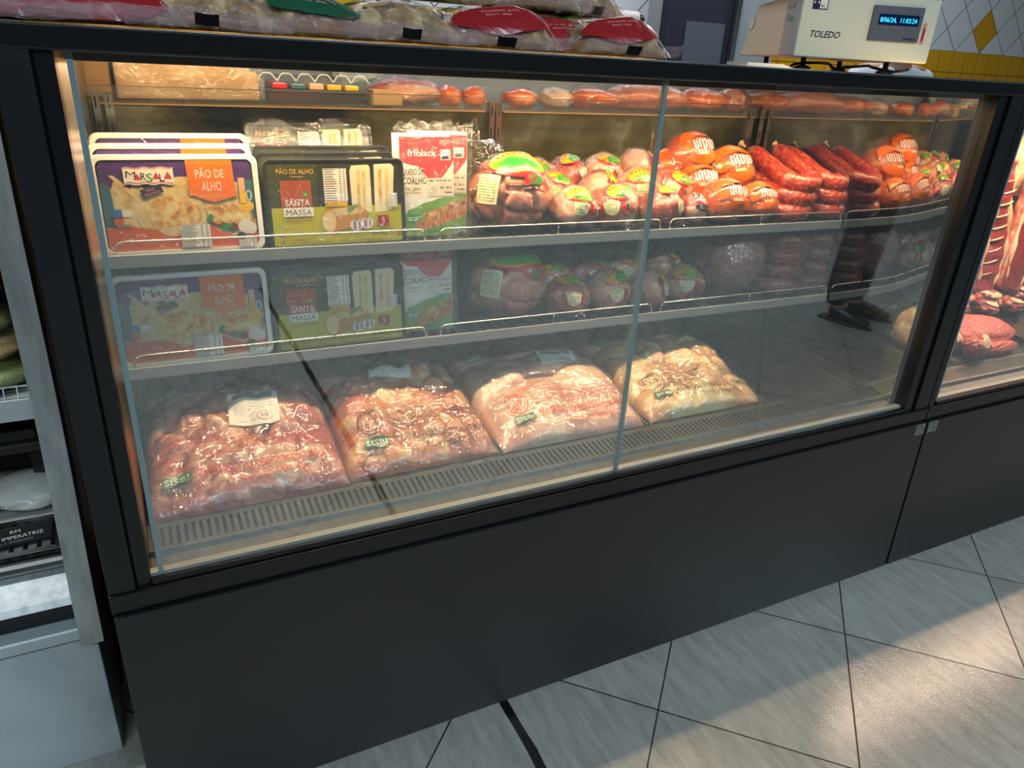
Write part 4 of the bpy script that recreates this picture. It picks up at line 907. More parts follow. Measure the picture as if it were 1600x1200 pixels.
# big clear bag of coarse sausage coils
t = thing('bag_of_coarse_sausage', 'bulging clear bag of coarse pinkish sausage coils on the lower shelf', 'bag of sausages', (float(at(1122, 436, .44)[0]), .44, ZB(1.12) + .086)); t.scale = (1.13, 1.13, 1.13)
b = Blob((.090, .098, .088), 51, cells=9, dent=.09, amp=.06, flat=.82); b.st = np.tile(np.array([[.2, .1, 1.]]) / np.linalg.norm([.2, .1, 1]), (9, 1))
link(b.content_mesh('coils', 'sausage_coarse', 5), 'sausage_coils', t); link(Blob((.092, .100, .090), 51, amp=.06, flat=.82).film_mesh('film', .003, 'bag_film', 4, tail=((.02, .05, .07), (.3, .5, .6), .06, .03)), 'clear_bag', t)

# ---------------------------------------------------------------- goods on the glass top shelf
ZC = 1.1745
t = thing('paper_wrapped_bundle', 'long tan paper wrapped block at the left of the glass shelf', 'bundle', (-.072, .705, ZC))
MB().box(.0, .052, .02, .21, .0, .086, 'cardboard').obj('side_block', t, bevel=.006)
m = MB(); m.prism([(.058, 0, .0), (.335, 0, .002), (.335, 0, .060), (.312, 0, .068), (.13, 0, .078), (.058, 0, .076)], (0, .20, 0), 'cardboard'); m.obj('block', t, bevel=.007, seg=3)
g = np.zeros((30, 10, 3))
for i, a in enumerate(np.linspace(.06, .345, 30)):
    for k, b_ in enumerate(np.linspace(0, 1, 10)): g[i, k] = (a, -.004 - .003 * math.sin(a * 60 + b_ * 5), .004 + b_ * (.074 - .03 * (a - .06)) + .002 * math.sin(a * 90))
link(gridmesh('wrap', g, 'soft_film'), 'plastic_wrap', t)
t = thing('domed_food_tray', 'clear lidded black tray with yellow and red food on the glass shelf', 'food tray', (.272, .715, ZC))
MB().prism([(0, 0, 0), (.215, 0, 0), (.235, 0, .030), (-.02, 0, .030)], (0, .16, 0), 'black_plastic').obj('tray', t, bevel=.003)
m = MB(); r_ = random.Random(4)
for k in range(5): m.box(.02 + .04 * k, .052 + .04 * k, -.002, .10, .029, .040 + r_.uniform(0, .006), ['print_red', 'print_teal', 'print_peach', 'print_yellow', 'print_yellow'][k])
m.obj('food', t, bevel=.003)
m = MB()
for k in range(6):
    x = -.01 + k * .041
    m.prism([(x, 0, .032), (x + .040, 0, .032), (x + .034, 0, .050), (x + .026, 0, .056), (x + .013, 0, .056), (x + .006, 0, .050)], (0, .15, 0), 'acrylic')
    m.tube([(x, -.001, .046), (x + .006, -.001, .055), (x + .012, -.001, .061), (x + .027, -.001, .061), (x + .034, -.001, .055), (x + .040, -.001, .046)], .0014, 'white_plastic', 5)
m.obj('clear_lid', t)
place(cp, 'grilling cheese pack on the glass shelf beside the food tray', .535, .800, ZC, -.9, 0)
t = thing('cardboard_tray', 'low brown cardboard tray on the glass shelf in front of the cheese pack', 'box', (.515, .705, ZC)); MB().box(0, .07, 0, .05, 0, .034, 'cardboard').obj('box', t, bevel=.002)
def topbag(name, label, px, py, y, ax, seed, mat, film='wrap_film', cells=12, dent=.12, cat='bag of meat', prints=True, group='bags on the glass shelf'):
    x, yy, z = at(px, py, y); t = thing(name, label, cat, (x, y, ZC + ax[2] * .8), group=group)
    b = Blob(ax, seed, cells=cells, dent=dent, amp=.13, flat=.8); link(b.content_mesh('pieces', mat, 4), 'contents', t); link(b.film_mesh('film', .003, film, 4), 'clear_bag', t)
    return t, b
topbag('bag_of_poultry', 'clear bag of pale poultry pieces on the glass shelf next to the cheese', 632, 155, .80, (.092, .06, .034), 61, 'chicken_pink')
for k, (px, s_) in enumerate([(702, .030), (740, .028), (812, .042)]):
    t, b = topbag('orange_bag', 'small orange bag on the glass shelf, ' + ['left of the slotted upright', 'touching the slotted upright from the left', 'just right of the slotted upright'][k], px, 160, .78, (s_ * 1.15, s_, .026), 62 + k, 'orange_wrap', cells=5, dent=.07, cat='bag', group='orange bags on the glass shelf')
topbag('bag_of_poultry', 'clear bag of pale pink meat right of the orange bags on the glass shelf', 868, 158, .80, (.050, .05, .028), 67, 'chicken_breast')
for k, (px, a) in enumerate([(922, .082), (1008, .155), (1096, .100), (1146, .070)]):
    topbag('smoked_ham', 'smooth reddish ham on the glass shelf, ' + ['left of the largest one', 'the largest one', 'right of the largest one', 'last before the mirror wall'][k], px, 163, .80, (a, .055, [.030, .040, .034, .036][k]), 71 + k, 'sausage_pink' if k % 2 else 'orange_meat', cells=4, dent=.05, cat='ham', group='hams on the glass shelf')

# ---------------------------------------------------------------- big bags of poultry on the deck
class HF:
    """a plump bag lying on the sloping deck: height as a function of (x, y) from its front left corner"""
    def __init__(s, W_, D, H, seed, n, big=1.0, rise=.55):
        s.W, s.D, s.H = W_, D, H; nu, nv = 110, 96; s.us = np.linspace(0, W_, nu); s.vs = np.linspace(0, D, nv); U, V = np.meshgrid(s.us, s.vs, indexing='ij'); r = np.random.RandomState(seed)
        a = np.clip(1 - np.abs(2 * U / W_ - 1) ** 4.0, 0, 1); b = np.clip(1 - np.abs(2 * (V / D) ** .85 - 1) ** 4.0, 0, 1); env = H * (a * b) ** .36 * (1 - rise + rise * np.clip(V / D * 1.6, 0, 1))
        env *= 1 + .10 * fn(np.stack([U * 9, V * 9, U * 0 + seed], -1), seed, 1.0, 2)
        lum = np.zeros_like(U); tone = np.zeros_like(U); best = np.full_like(U, -1)
        for k in range(n):
            cx, cy = r.uniform(.03, .97) * W_, r.uniform(.03, .97) * D; l1 = r.uniform(.022, .045) * big; l2 = l1 * r.uniform(.45, .75); an = r.uniform(0, PI); c, q = math.cos(an), math.sin(an)
            x, y = U - cx, V - cy; e = ((x * c + y * q) / l1) ** 2 + ((-x * q + y * c) / l2) ** 2; h = np.sqrt(np.clip(1 - e, 0, 1)) * r.uniform(.55, 1.0)
            w = h > best; tone = np.where(w & (h > 0), r.uniform(0, 1), tone); best = np.maximum(best, h); lum = np.maximum(lum, h)
        k_ = .30; s.c = env * (1 - k_ + k_ * lum) + .003 * lum * (env > .01); s.tone = tone
        f = np.maximum(s.c, env * .86)
        for _ in range(5):
            f = np.pad(f, 1, 'edge'); f = np.maximum((f[:-2, 1:-1] + f[2:, 1:-1] + f[1:-1, :-2] + f[1:-1, 2:]) / 4, s.c * .985)
        wr = np.abs(fn(np.stack([U * 22, V * 30, U * 0], -1), seed + 3, 1.0, 3)); wr2 = fn(np.stack([U * 40 + V * 20, V * 14, U * 0], -1), seed + 4, 1.0, 2)
        s.f = f + .0025 + np.where(env > .004, .0034 * np.clip(.30 - wr, 0, 1) / .30 + .0012 * wr2, 0)
    def samp(s, arr, u, v):
        i = np.clip(u / s.W, 0, .9999) * (len(s.us) - 1); j_ = np.clip(v / s.D, 0, .9999) * (len(s.vs) - 1); a = i.astype(int); b = j_.astype(int); x = i - a; y = j_ - b
        return arr[a, b] * (1 - x) * (1 - y) + arr[a + 1, b] * x * (1 - y) + arr[a, b + 1] * (1 - x) * y + arr[a + 1, b + 1] * x * y
    def build(s, t, mat, film='bag_film'):
        U, V = np.meshgrid(s.us, s.vs, indexing='ij'); sl = .12 * V
        c = np.stack([U, V, sl + s.c], -1); lo = np.stack([U, V, sl + np.minimum(.001, s.c)], -1)
        c[..., 0] = (c[..., 0] - s.W / 2) * 1.02 + s.W / 2; me = gridmesh('pieces', c, mat, s.tone); link(me, 'poultry_pieces', t)
        # the film spreads a little past the pieces and ends in a flat welt
        e = np.array([-.012, -.006] + [0] * 0); F = np.stack([U + (U - s.W / 2) * .035, V + (V - s.D / 2) * .03, sl + s.f], -1)
        link(gridmesh('film', F, film), 'clear_bag', t)
    def fmap(s, u0=0, v0=0, rot=0):
        def f(u, v, lay):
            c, q = math.cos(rot), math.sin(rot); x, y = u0 + u * c - v * q, v0 + u * q + v * c
            h = s.samp(s.f, np.clip(x, .001, s.W - .001), np.clip(y, .001, s.D - .001))
            for du, dv in ((.003, 0), (-.003, 0), (0, .003), (0, -.003)): h = np.maximum(h, s.samp(s.f, np.clip(x + du, .001, s.W - .001), np.clip(y + dv, .001, s.D - .001)) - .0006)
            return np.stack([x + (x - s.W / 2) * .035, y + (y - s.D / 2) * .03 - .001, .12 * y + h + .0010 + .00006 * lay], -1)
        return f
def poultry_bag(label, x, y, W_, D, H, seed, n, mat, ink, big=1.0, dark=False, yaw=0, label_uv=None, stamp=.055, z=0):
    t = thing('bag_of_poultry', label, 'bag of poultry', (x, y, dz(y) + .004 + z), (0, 0, yaw), 'large clear bags of poultry on the deck')
    h = HF(W_, D, H, seed, n, big); h.build(t, mat)
    p = Print(h.fmap(), .006)
    p.ring(stamp, .088, .024, .030, .0016, ink); p.ring(stamp, .088, .0165, .021, .0006, ink); p.word('219', stamp, .081, .016, ink, width=.024); p.scribble(stamp - .014, stamp + .014, .107, .006, 7, ink); p.scribble(stamp - .011, stamp + .011, .067, .006, 5, ink)
    p.rect(stamp - .022, .036, stamp + .024, .055, 'print_sisbi', n=10, m=6); p.word('SISBI', stamp + .001, .0405, .0105, 'print_white', width=.040)
    u0 = stamp + .036; u1 = min(W_ - .012, u0 + .215)
    p.word('DEVE SER PESADO NA PRESENÇA DO CONSUMIDOR', (u0 + u1) / 2, .040, .0150, ink, width=u1 - u0); p.word('Peso da Embalagem: 42g', (u0 + u1) / 2 + .012, .020, .0130, ink, width=(u1 - u0) * .52)
    for k in range(6): p.scribble(u0 - .004, u0 + .11 - .012 * (k % 2), .070 + .0078 * k, .0034, 32, ink)
    for k in range(4): p.scribble(u0 + .125, u1, .078 + .0078 * k, .0030, 16, ink)
    p.obj('printing', t)
    if label_uv:
        a, b_, ro = label_uv; q = Print(h.fmap(a, b_, ro)); q.rect(-.044, -.036, .044, .036, 'paper', n=10, m=10)
        q.rect(-.036, .014, .036, .031, 'ink_grey', n=8, m=4); q.poly([(-.036, .031), (-.012, .031), (-.004, .018), (-.036, .020)], 'print_lilac')
        for k in range(4): q.scribble(-.010, .032, -.006 + .005 * k, .0018, 16, 'ink_grey')
        q.ring(.018, -.021, .014, .008, .0009, 'print_red_print'); q.word('219', .018, -.0235, .0052, 'ink', width=.012); q.scribble(-.032, .002, -.028, .0016, 14, 'ink_grey')
        q.obj('paper_label', t)
    return t
# rear bags first, then the ones in front that overlap them
poultry_bag('shaded poultry bag at the rear of the leftmost deck column', -.050, .375, .320, .27, .085, 81, 60, 'chicken_pink', 'print_red_print', stamp=.05, z=.012)
poultry_bag('shaded poultry bag at the rear of the second deck column, dark lettering', .292, .385, .295, .27, .080, 82, 60, 'chicken_orange', 'print_black', stamp=.05, z=.012)
poultry_bag('shaded poultry bag at the rear of the third deck column, red lettering', .620, .375, .330, .28, .075, 83, 40, 'chicken_breast', 'print_red_print', 1.5, stamp=.05, z=.012)
poultry_bag('shaded poultry bag at the rear of the fourth deck column', .985, .375, .300, .27, .070, 84, 50, 'chicken_yellow', 'print_black', stamp=.05, z=.010)
poultry_bag('front poultry bag at the far left with red lettering and a paper label', -.056, .116, .335, .30, .098, 85, 90, 'chicken_pink', 'print_red_print', stamp=.048, label_uv=(.195, .165, -.10))
poultry_bag('front bag of orange-tinted poultry pieces with black lettering', .288, .122, .300, .30, .088, 86, 80, 'chicken_orange', 'print_black', stamp=.062, label_uv=(.150, .245, -.22))
poultry_bag('front bag of pale breast fillets with orange-red lettering', .606, .120, .350, .29, .080, 87, 26, 'chicken_breast', 'print_red_print', 2.0, stamp=.070, label_uv=(.235, .215, -.25))
poultry_bag('front bag of yellowish poultry pieces with black lettering, last before the bare deck', .985, .124, .325, .29, .078, 88, 55, 'chicken_yellow', 'print_black', 1.25, stamp=.060)

# ---------------------------------------------------------------- on top of the case
ZT = 1.304
def snack_bag(seed, w=.20, d=.24, h=.062, band='print_red_dark', patch='print_green', sticker=True, white=False):
    """clear pillow bag of fried rinds lying flat, crimped end towards the customer"""
    t = thing('bag_of_rinds', '', 'snack bag', group='clear snack bags on top of the case')
    nu, nv = 44, 40; us = np.linspace(-1, 1, nu); vs = np.linspace(0, 1, nv); U, V = np.meshgrid(us, vs, indexing='ij')
    en = np.clip(1 - np.abs(U) ** 3, 0, 1) ** .55 * np.clip(np.minimum((V - .03) / .13, (1 - V) / .16), 0, 1) ** .5
    r = np.random.RandomState(seed); lum = np.zeros_like(U); tone = np.zeros_like(U)
    for k in range(110):
        cx, cy = r.uniform(-1, 1), r.uniform(.1, .95); a = r.uniform(.07, .15); e = ((U - cx) / a) ** 2 + ((V - cy) / (a * r.uniform(.35, .7))) ** 2; q = np.sqrt(np.clip(1 - e, 0, 1)) * r.uniform(.5, 1)
        tone = np.where(q > lum, r.uniform(0, 1), tone); lum = np.maximum(lum, q)
    top = en * h * (.78 + .10 * fn(np.stack([U * 2, V * 2, U * 0], -1), seed, 1, 2)); body = top * (.74 + .26 * lum)
    x = U * w / 2 * (.93 + .07 * np.sin(PI * np.clip(V, 0, 1))); y = V * d
    c = np.stack([x * .96, y, body + .002], -1); b = np.stack([x * .96, y, np.where(en > .02, -.0, body) + .001], -1)
    m = MB(); sel = slice(2, nv - 1)
    A = c[:, sel]; B = b[:, sel]; n1 = A.shape[1]; idx = np.arange(nu * n1).reshape(nu, n1); q = np.stack([idx[:-1, :-1], idx[1:, :-1], idx[1:, 1:], idx[:-1, 1:]], -1).reshape(-1, 4)
    m.add(A.reshape(-1, 3), q.tolist(), 'rinds'); m.add(B.reshape(-1, 3), q[:, ::-1].tolist(), 'rinds')
    ring = [(i, 0) for i in range(nu)] + [(nu - 1, k) for k in range(n1)] + [(i, n1 - 1) for i in range(nu - 1, -1, -1)] + [(0, k) for k in range(n1 - 1, -1, -1)]
    m.f += [(int(idx[a]), int(nu * n1 + idx[a]), int(nu * n1 + idx[b_]), int(idx[b_])) for a, b_ in zip(ring[:-1], ring[1:]) if a != b_]; m.mi += [0] * (len(m.f) - len(m.mi))
    m.obj('rinds', t, True, tone=np.concatenate([tone[:, sel].ravel(), tone[:, sel].ravel()]))
    f = top + .004 + .003 * np.abs(fn(np.stack([U * 5, V * 7, U * 0 + 2], -1), seed + 1, 1, 3)) * (en > .02)
    F = np.stack([x * 1.03, y, f], -1)
    link(gridmesh('film', F, 'soft_film' if white else 'wrap_film'), 'clear_bag', t)
    ss = np.linspace(0, 1, 5); s_ = np.stack([np.stack([us * w / 2 * (1.0 + .02 * q), -.004 - .010 * q + .002 * np.sin(us * 4 + seed) * q, .005 + .018 * q + .0025 * np.sin(us * 3 + seed) + .0006 * np.sin(us * 21)], -1) for q in ss], 1)
    link(gridmesh('seal', s_, 'seal_film'), 'crimped_end', t)
    k0 = 12 + seed % 7
    o_ = MB(); g_ = s_[k0:k0 + 7, 0:4].copy(); g_[..., 1] -= .0012; nn_ = g_.shape[1]; ii = np.arange(g_.shape[0] * nn_).reshape(-1, nn_)
    o_.add(g_.reshape(-1, 3), np.stack([ii[:-1, :-1], ii[1:, :-1], ii[1:, 1:], ii[:-1, 1:]], -1).reshape(-1, 4).tolist(), 'print_black')
    if seed >= 103: o_.obj('date_box', t)
    def fm(u, v, lay):
        i = np.clip((u + 1) / 2, 0, .999) * (nu - 1); k = np.clip(v, 0, .999) * (nv - 1); a = i.astype(int); b_ = k.astype(int); p_ = i - a; q_ = k - b_
        g = lambda A_: A_[a, b_] * ((1 - p_) * (1 - q_))[:, None] + A_[a + 1, b_] * (p_ * (1 - q_))[:, None] + A_[a, b_ + 1] * ((1 - p_) * q_)[:, None] + A_[a + 1, b_ + 1] * (p_ * q_)[:, None]
        o = g(F); o[:, 2] += .0012 + .0003 * lay; o[:, 1] -= .0015; return o
    p = Print(fm, .10)
    for (a, b_, ru, rv, mat) in ((0, [.085, .110, .30, .105][seed - 101], [.92, .62, .3, .84][seed - 101], [.065, .055, .05, .060][seed - 101], band), (-.5, .46, .36, .10, patch), (.38, .56, .34, .08, band)):
        p.disk(a, b_, ru, rv, mat, rings=5, n=26, wob=.05, seed=seed)
    p.scribble(-.3, .3, [.10, .12, .31, .12][seed - 101], .010, 16, 'print_pink'); p.scribble(-.25, .2, [.08, .10, .29, .10][seed - 101], .010, 12, 'print_pink')
    if sticker: p.rect(.02, .60, .42, .74, 'print_white', n=4, m=4, rot=.0); p.scribble(.05, .38, .66, .02, 10, 'print_navy')
    p.obj('printing', t)
    return t
sn = [snack_bag(101), snack_bag(102, patch='print_green', band='print_green_dark'), snack_bag(103, band='print_red', white=True), snack_bag(104, .21, .26, .07)]
tops = [(0, -10, 32, .035, .05, 'cut off by the left end'), (0, 145, 44, .030, -.05, 'leftmost full one, its crimped end hanging low'), (2, 335, 66, .032, .04, 'second full one, with a dark date box'), (1, 500, 74, .040, -.06, 'with a green printed band'),
        (2, 648, 82, .034, .05, 'right of the green banded one'), (3, 790, 90, .036, -.08, 'large with a wide red band'), (0, 890, 92, .075, .10, 'pushed back between two others'), (3, 985, 97, .040, .12, 'rightmost of the front row')]
for k, (i, px, py, y, yaw, lb) in enumerate(tops):
    x = float(at(px, py, y)[0]); pr = sn[i]; L_ = 'clear snack bag on the case top, ' + lb
    if pr.name not in used: used[pr.name] = 1; pr.location = (x, y, ZT + .001); pr.rotation_euler = (0, 0, yaw); pr['label'] = L_
    else: dup(pr, L_, (x, y, ZT + .001), (0, 0, yaw))
for k, (i, x, y, z, yaw, pt, lb) in enumerate([(1, .02, .14, .066, .1, .05, 'upper layer, far left'), (3, .235, .15, .064, -.1, .04, 'upper layer, above the dark date box'), (0, .43, .15, .064, .15, .05, 'upper layer, above the green banded one'), (1, .63, .14, .064, -.1, .08, 'upper layer, green corner, paper sticker'), (2, .765, .17, .060, .2, .03, 'upper layer, at the right'), (3, .12, .26, .075, .1, .03, 'upper layer, further back on the left'), (0, .60, .27, .075, .1, .03, 'upper layer, further back in the middle')]):
    dup(sn[i], 'snack bag on the case top, ' + lb, (x, y, ZT + z), (pt, 0, yaw))

# scale
ang = -.42; fx, fy = math.cos(ang), math.sin(ang)
sc_ = thing('shop_scale', 'ivory electronic shop scale with a blue lit display on the case top', 'scale', (1.335, .255, ZT), (0, 0, ang))
w, d = .305, .36; zb, zt = .026, .146
body = MB(); prof = [(0, zb), (0, zt + .006), (d * .45, zt), (d * .78, zt - .006), (d * .93, zb + .055), (d, zb + .004), (d, zb)]
body.prism([(0, y, z) for y, z in prof], (w, 0, 0), 'ivory_plastic'); body.obj('housing', sc_, bevel=.004)
MB().box(-.0012, -.0004, .002, .085, zb + .003, zt + .002, 'grey_plastic').obj('grey_side_band', sc_)
pf = MB().box(-.03, w + .03, .01, d - .02, zt + .014, zt + .022, 'black_plastic').box(.06, w - .06, .1, d - .1, zt - .002, zt + .014, 'black_plastic').box(-.035, w + .035, .005, d - .015, zt + .022, zt + .026, 'chrome'); pf.obj('weighing_platform', sc_, bevel=.002)
for x in (.05, w - .06):
    for y in (.06, d - .06):
        f = MB(); f.lathe([(.018, 0), (.019, .005), (.010, .009), (.006, .010), (.006, zb + .004)], 'black_plastic', 16, 'z', (x, y, 0)); f.obj('foot', sc_, True)
dp = MB().box(.157, .270, -.004, .002, zb + .040, zt - .011, 'display_bezel').box(.172, .262, -.0048, -.003, zb + .072, zb + .093, 'display_blue'); dp.obj('display', sc_, bevel=.0008)
pr = Print(flatmap(-.0050)); pr.word('8/06/24,  11:03:24', .216, zb + .0775, .0098, 'display_glow', width=.082); pr.scribble(.165, .262, zb + .066, .0016, 20, 'print_lilac'); pr.scribble(.165, .262, zb + .099, .0018, 14, 'print_lilac'); pr.scribble(.235, .264, zb + .045, .004, 6, 'print_navy'); pr.obj('display_lettering', sc_)
pr = Print(flatmap(-.0006)); pr.word('TOLEDO', .060, zb + .040, .0135, 'print_navy', width=.068, shear=.22)
pr.obj('maker_lettering', sc_); pr = Print(flatmap(-.0006)); pr.rect(.022, zb + .094, .056, zb + .116, 'print_navy'); pr.rect(.038, zb + .096, .054, zb + .114, 'print_white'); pr.scribble(.024, .037, zb + .105, .006, 3, 'print_white'); pr.scribble(.040, .053, zb + .099, .004, 3, 'print_navy'); pr.obj('approval_badge', sc_)
pr = Print(flatmap(-.0006)); pr.rect(.276, zb + .038, .284, zb + .080, 'print_pink'); pr.rect(.278, zb + .044, .282, zb + .07, 'print_red_dark'); pr.obj('seal_sticker', sc_)
ps = Print(lambda u, v, l: np.stack([np.full_like(u, -.0013 - .0001 * l), -u, v], -1)); ps.word('Prix', -.064, zb + .094, .0095, 'print_navy', width=.028, align='C'); ps.word('4', -.042, zb + .093, .017, 'print_navy', width=.012); ps.word('Flex', -.050, zb + .070, .0165, 'print_green', width=.044, shear=.1); ps.obj('model_lettering', sc_); ps = Print(lambda u, v, l: np.stack([np.full_like(u, -.0013 - .0001 * l), -u, v], -1)); ps.rect(-.325, zb + .062, -.290, zb + .090, 'paper', rot=.3); ps.obj('torn_paper_sticker', sc_)
c_ = [(.02 + .26 * k / 20, .05 + .03 * math.sin(k * .9), .006 + .010 * abs(math.sin(k * .35))) for k in range(21)]; tag(MB().tube(c_, .003, 'black_plastic', 8).obj('power_cable', None, True), 'black cable under the shop scale', 'cable'); q = bpy.data.objects['power_cable']; q.location = (1.335, .255, ZT); q.rotation_euler = (0, 0, ang)
# folded paper sheets by the scale
t = MB()
for k in range(4): t.box(0, .10 - .006 * k, 0, .09, .001 + .0016 * k, .0024 + .0016 * k, 'paper')
o = t.obj('paper_sheets'); o.location = (1.13, .17, ZT); o.rotation_euler = (0, 0, -.25); tag(o, 'small stack of white paper sheets beside the scale', 'paper')

# ---------------------------------------------------------------- behind the counter
def back(px, py, y=2.985): return at(px, py, y)
x0 = back(1018, 30)[0]; x1 = back(1034, 30)[0]
o = MB().box(x0 - .02, x1 + .16, 2.78, 3.0, 0, 3.10, 'plaster').obj('wall_pillar'); struct(o)
xa, xb = at(1044, 40, 2.7)[0], at(1146, 40, 2.7)[0]
t = thing('cold_room_door', 'dark cold room door with a large window in a grey wall', 'door', (xa, 2.72, 0))
MB().box(0, xb - xa, 0, .06, 0, 2.2, 'cloth_navy').obj('leaf', t, bevel=.004); MB().box(.14, xb - xa - .05, -.006, 0, .5, 1.53, 'display_bezel').obj('window', t); MB().box(xb - xa, xb - xa + .035, -.03, .06, 0, 2.3, 'chrome').obj('frame', t)
MB().box(xb - xa - .1, xb - xa - .06, -.05, 0, 1.0, 1.25, 'chrome').obj('handle', t, bevel=.004)
o = MB().box(xb + .04, at(1215, 40, 2.7)[0], 2.70, 2.98, 0, 3.10, 'plaster').obj('wall_partition'); struct(o)
o = MB().box(x1 + .16, xb + .04, 2.79, 2.98, 0, 3.10, 'plaster').obj('wall_recess'); struct(o)
# a roll of white film on a wall bracket, red and yellow hub
q = at(966, 27, 2.4); t = thing('film_roll', 'white roll on a bracket with a yellow and red hub by the tiled wall', 'roll', tuple(q))
MB().lathe([(.035, -.11), (.035, .11)], 'white_plastic', 24, 'x').obj('roll', t, bevel=.002); MB().lathe([(.050, -.125), (.050, -.112)], 'paper', 24, 'x').lathe([(.026, -.135), (.026, -.125)], 'print_red', 20, 'x').lathe([(.016, -.145), (.016, -.134)], 'print_yellow', 16, 'x').obj('hub', t)
MB().lathe([(.018, .11), (.018, .15)], 'black_plastic', 16, 'x').box(.12, .14, -.01, .60, -.02, .02, 'black_plastic').obj('bracket', t)

def skinned(name, J, E, mat, parent=None, sub=2, root=0):
    me = bpy.data.meshes.new(name); me.from_pydata([j[0] for j in J], E, []); me.materials.append(M[mat]); o = bpy.data.objects.new(name, me); COL.objects.link(o)
    if parent: o.parent = parent
    sm = o.modifiers.new('skin', 'SKIN'); sm.use_smooth_shade = True; sm.branch_smoothing = .6
    for k, v in enumerate(me.skin_vertices[0].data):
        r = J[k][1]; v.radius = r if hasattr(r, '__len__') else (r, r); v.use_root = (k == root)
    if sub: s = o.modifiers.new('subdivision', 'SUBSURF'); s.levels = sub; s.render_levels = sub
    return o
def person(label, loc, yaw, top, legs_mat, h=1.72, shoe='shoe_leather', apron=False):
    k = h / 1.72; t = thing('person', label, 'person', loc, (0, 0, yaw)); t.scale = (k, k, k)
    # faces -y; joints from the pelvis up
    J = [((0, 0, .93), (.135, .10)), ((0, -.01, 1.08), (.125, .095)), ((0, 0, 1.24), (.15, .105)), ((0, .01, 1.38), (.135, .085)), ((0, .005, 1.46), (.055, .055)), ((0, -.01, 1.52), (.052, .056)), ((0, -.02, 1.58), (.068, .085)), ((0, -.015, 1.65), (.076, .095)), ((0, -.01, 1.71), (.055, .065))]
    E = [(a, a + 1) for a in range(8)]
    for s in (-1, 1):
        b = len(J); J += [((s * .10, 0, .86), (.085, .09)), ((s * .105, -.012, .50), .058), ((s * .105, .012, .30), .054), ((s * .105, .03, .09), .038), ((s * .115, -.05, .045), (.040, .032)), ((s * .12, -.13, .035), (.036, .024))]
        E += [(0, b)] + [(b + i, b + i + 1) for i in range(5)]
        b = len(J); J += [((s * .17, .01, 1.39), .058), ((s * .225, .02, 1.13), .043), ((s * .235, -.10, .92), .030), ((s * .235, -.14, .86), (.036, .020)), ((s * .235, -.17, .81), (.034, .018))]
        E += [(3, b)] + [(b + i, b + i + 1) for i in range(4)]; palm = b + 4
        for f, (dx, l) in enumerate(((-.027, .055), (-.009, .066), (.009, .060), (.026, .046))):
            c = len(J); J += [((s * .235 + dx, -.185, .785), .0085), ((s * .235 + dx * 1.1, -.185 - l * .35, .785 - l * .55), .0080), ((s * .235 + dx * 1.1, -.178 - l * .25, .785 - l), .0065)]; E += [(palm, c), (c, c + 1), (c + 1, c + 2)]
        c = len(J); J += [((s * .205, -.165, .84), .010), ((s * .196, -.195, .805), .0085)]; E += [(b + 3, c), (c, c + 1)]
    skinned('body', J, E, 'skin', t)
    g = lambda p, q, m: (p, (q + m) if not hasattr(q, '__len__') else (q[0] + m, q[1] + m))
    T = [g((0, 0, .90), (.140, .105), .022), g((0, -.01, 1.08), (.130, .10), .022), g((0, 0, 1.24), (.155, .11), .018), g((0, .01, 1.375), (.14, .088), .016), g((0, .008, 1.43), .066, .006)]; TE = [(a, a + 1) for a in range(4)]
    for s in (-1, 1): b = len(T); T += [g((s * .17, .01, 1.385), .062, .016), g((s * .225, .02, 1.13), .046, .018), g((s * .233, -.06, .98), .038, .014)]; TE += [(3, b), (b, b + 1), (b + 1, b + 2)]
    skinned('shirt', T, TE, top, t)
    Q = [((0, 0, .95), (.150, .115))]; QE = []
    for s in (-1, 1): b = len(Q); Q += [((s * .10, 0, .85), (.100, .105)), ((s * .106, -.012, .50), .078), ((s * .106, .012, .30), .076), ((s * .106, .025, .07), .068)]; QE += [(0, b), (b, b + 1), (b + 1, b + 2), (b + 2, b + 3)]
    skinned('trousers', Q, QE, legs_mat, t)
    for s in (-1, 1):
        skinned('shoe', [((s * .108, .055, .045), (.040, .040)), ((s * .110, -.01, .052), (.044, .048)), ((s * .116, -.09, .042), (.048, .038)), ((s * .122, -.165, .030), (.040, .026)), ((s * .124, -.20, .026), (.026, .020))], [(0, 1), (1, 2), (2, 3), (3, 4)], shoe, t)
        MB().prism([(s * .110 - .040, .09, .0), (s * .110 + .040, .09, .0), (s * .122 + .045, -.12, .0), (s * .124, -.222, .0), (s * .122 - .045, -.12, .0)][::1], (0, 0, .016), 'shoe_sole').obj('sole', t, bevel=.004)
    skinned('hair', [((0, .01, 1.745), (.062, .075)), ((0, .045, 1.70), (.078, .065)), ((0, .06, 1.62), (.062, .04))], [(0, 1), (1, 2)], 'hair_dark', t)
    for s in (-1, 1):
        MB().lathe([(.001, -.012), (.009, -.008), (.012, 0), (.009, .008), (.001, .012)], 'white_plastic', 12, 'y', (s * .030, -.098, 1.645)).obj('eye', t, True)
        MB().lathe([(.001, -.003), (.006, -.002), (.006, .003)], 'ink', 10, 'y', (s * .030, -.110, 1.645)).obj('pupil', t, True)
        skinned('ear', [((s * .080, -.005, 1.655), (.008, .016)), ((s * .084, 0, 1.635), (.010, .018)), ((s * .080, -.002, 1.610), (.007, .010))], [(0, 1), (1, 2)], 'skin', t, 1)
    skinned('nose', [((0, -.098, 1.650), .008), ((0, -.116, 1.622), .011), ((0, -.106, 1.608), .013)], [(0, 1), (1, 2)], 'skin', t, 1)
    MB().prism([(-.022, -.101, 1.584), (0, -.106, 1.580), (.022, -.101, 1.584), (.012, -.106, 1.589), (0, -.107, 1.587), (-.012, -.106, 1.589)], (0, .012, 0), 'print_pink').obj('mouth', t, bevel=.001)
    return t
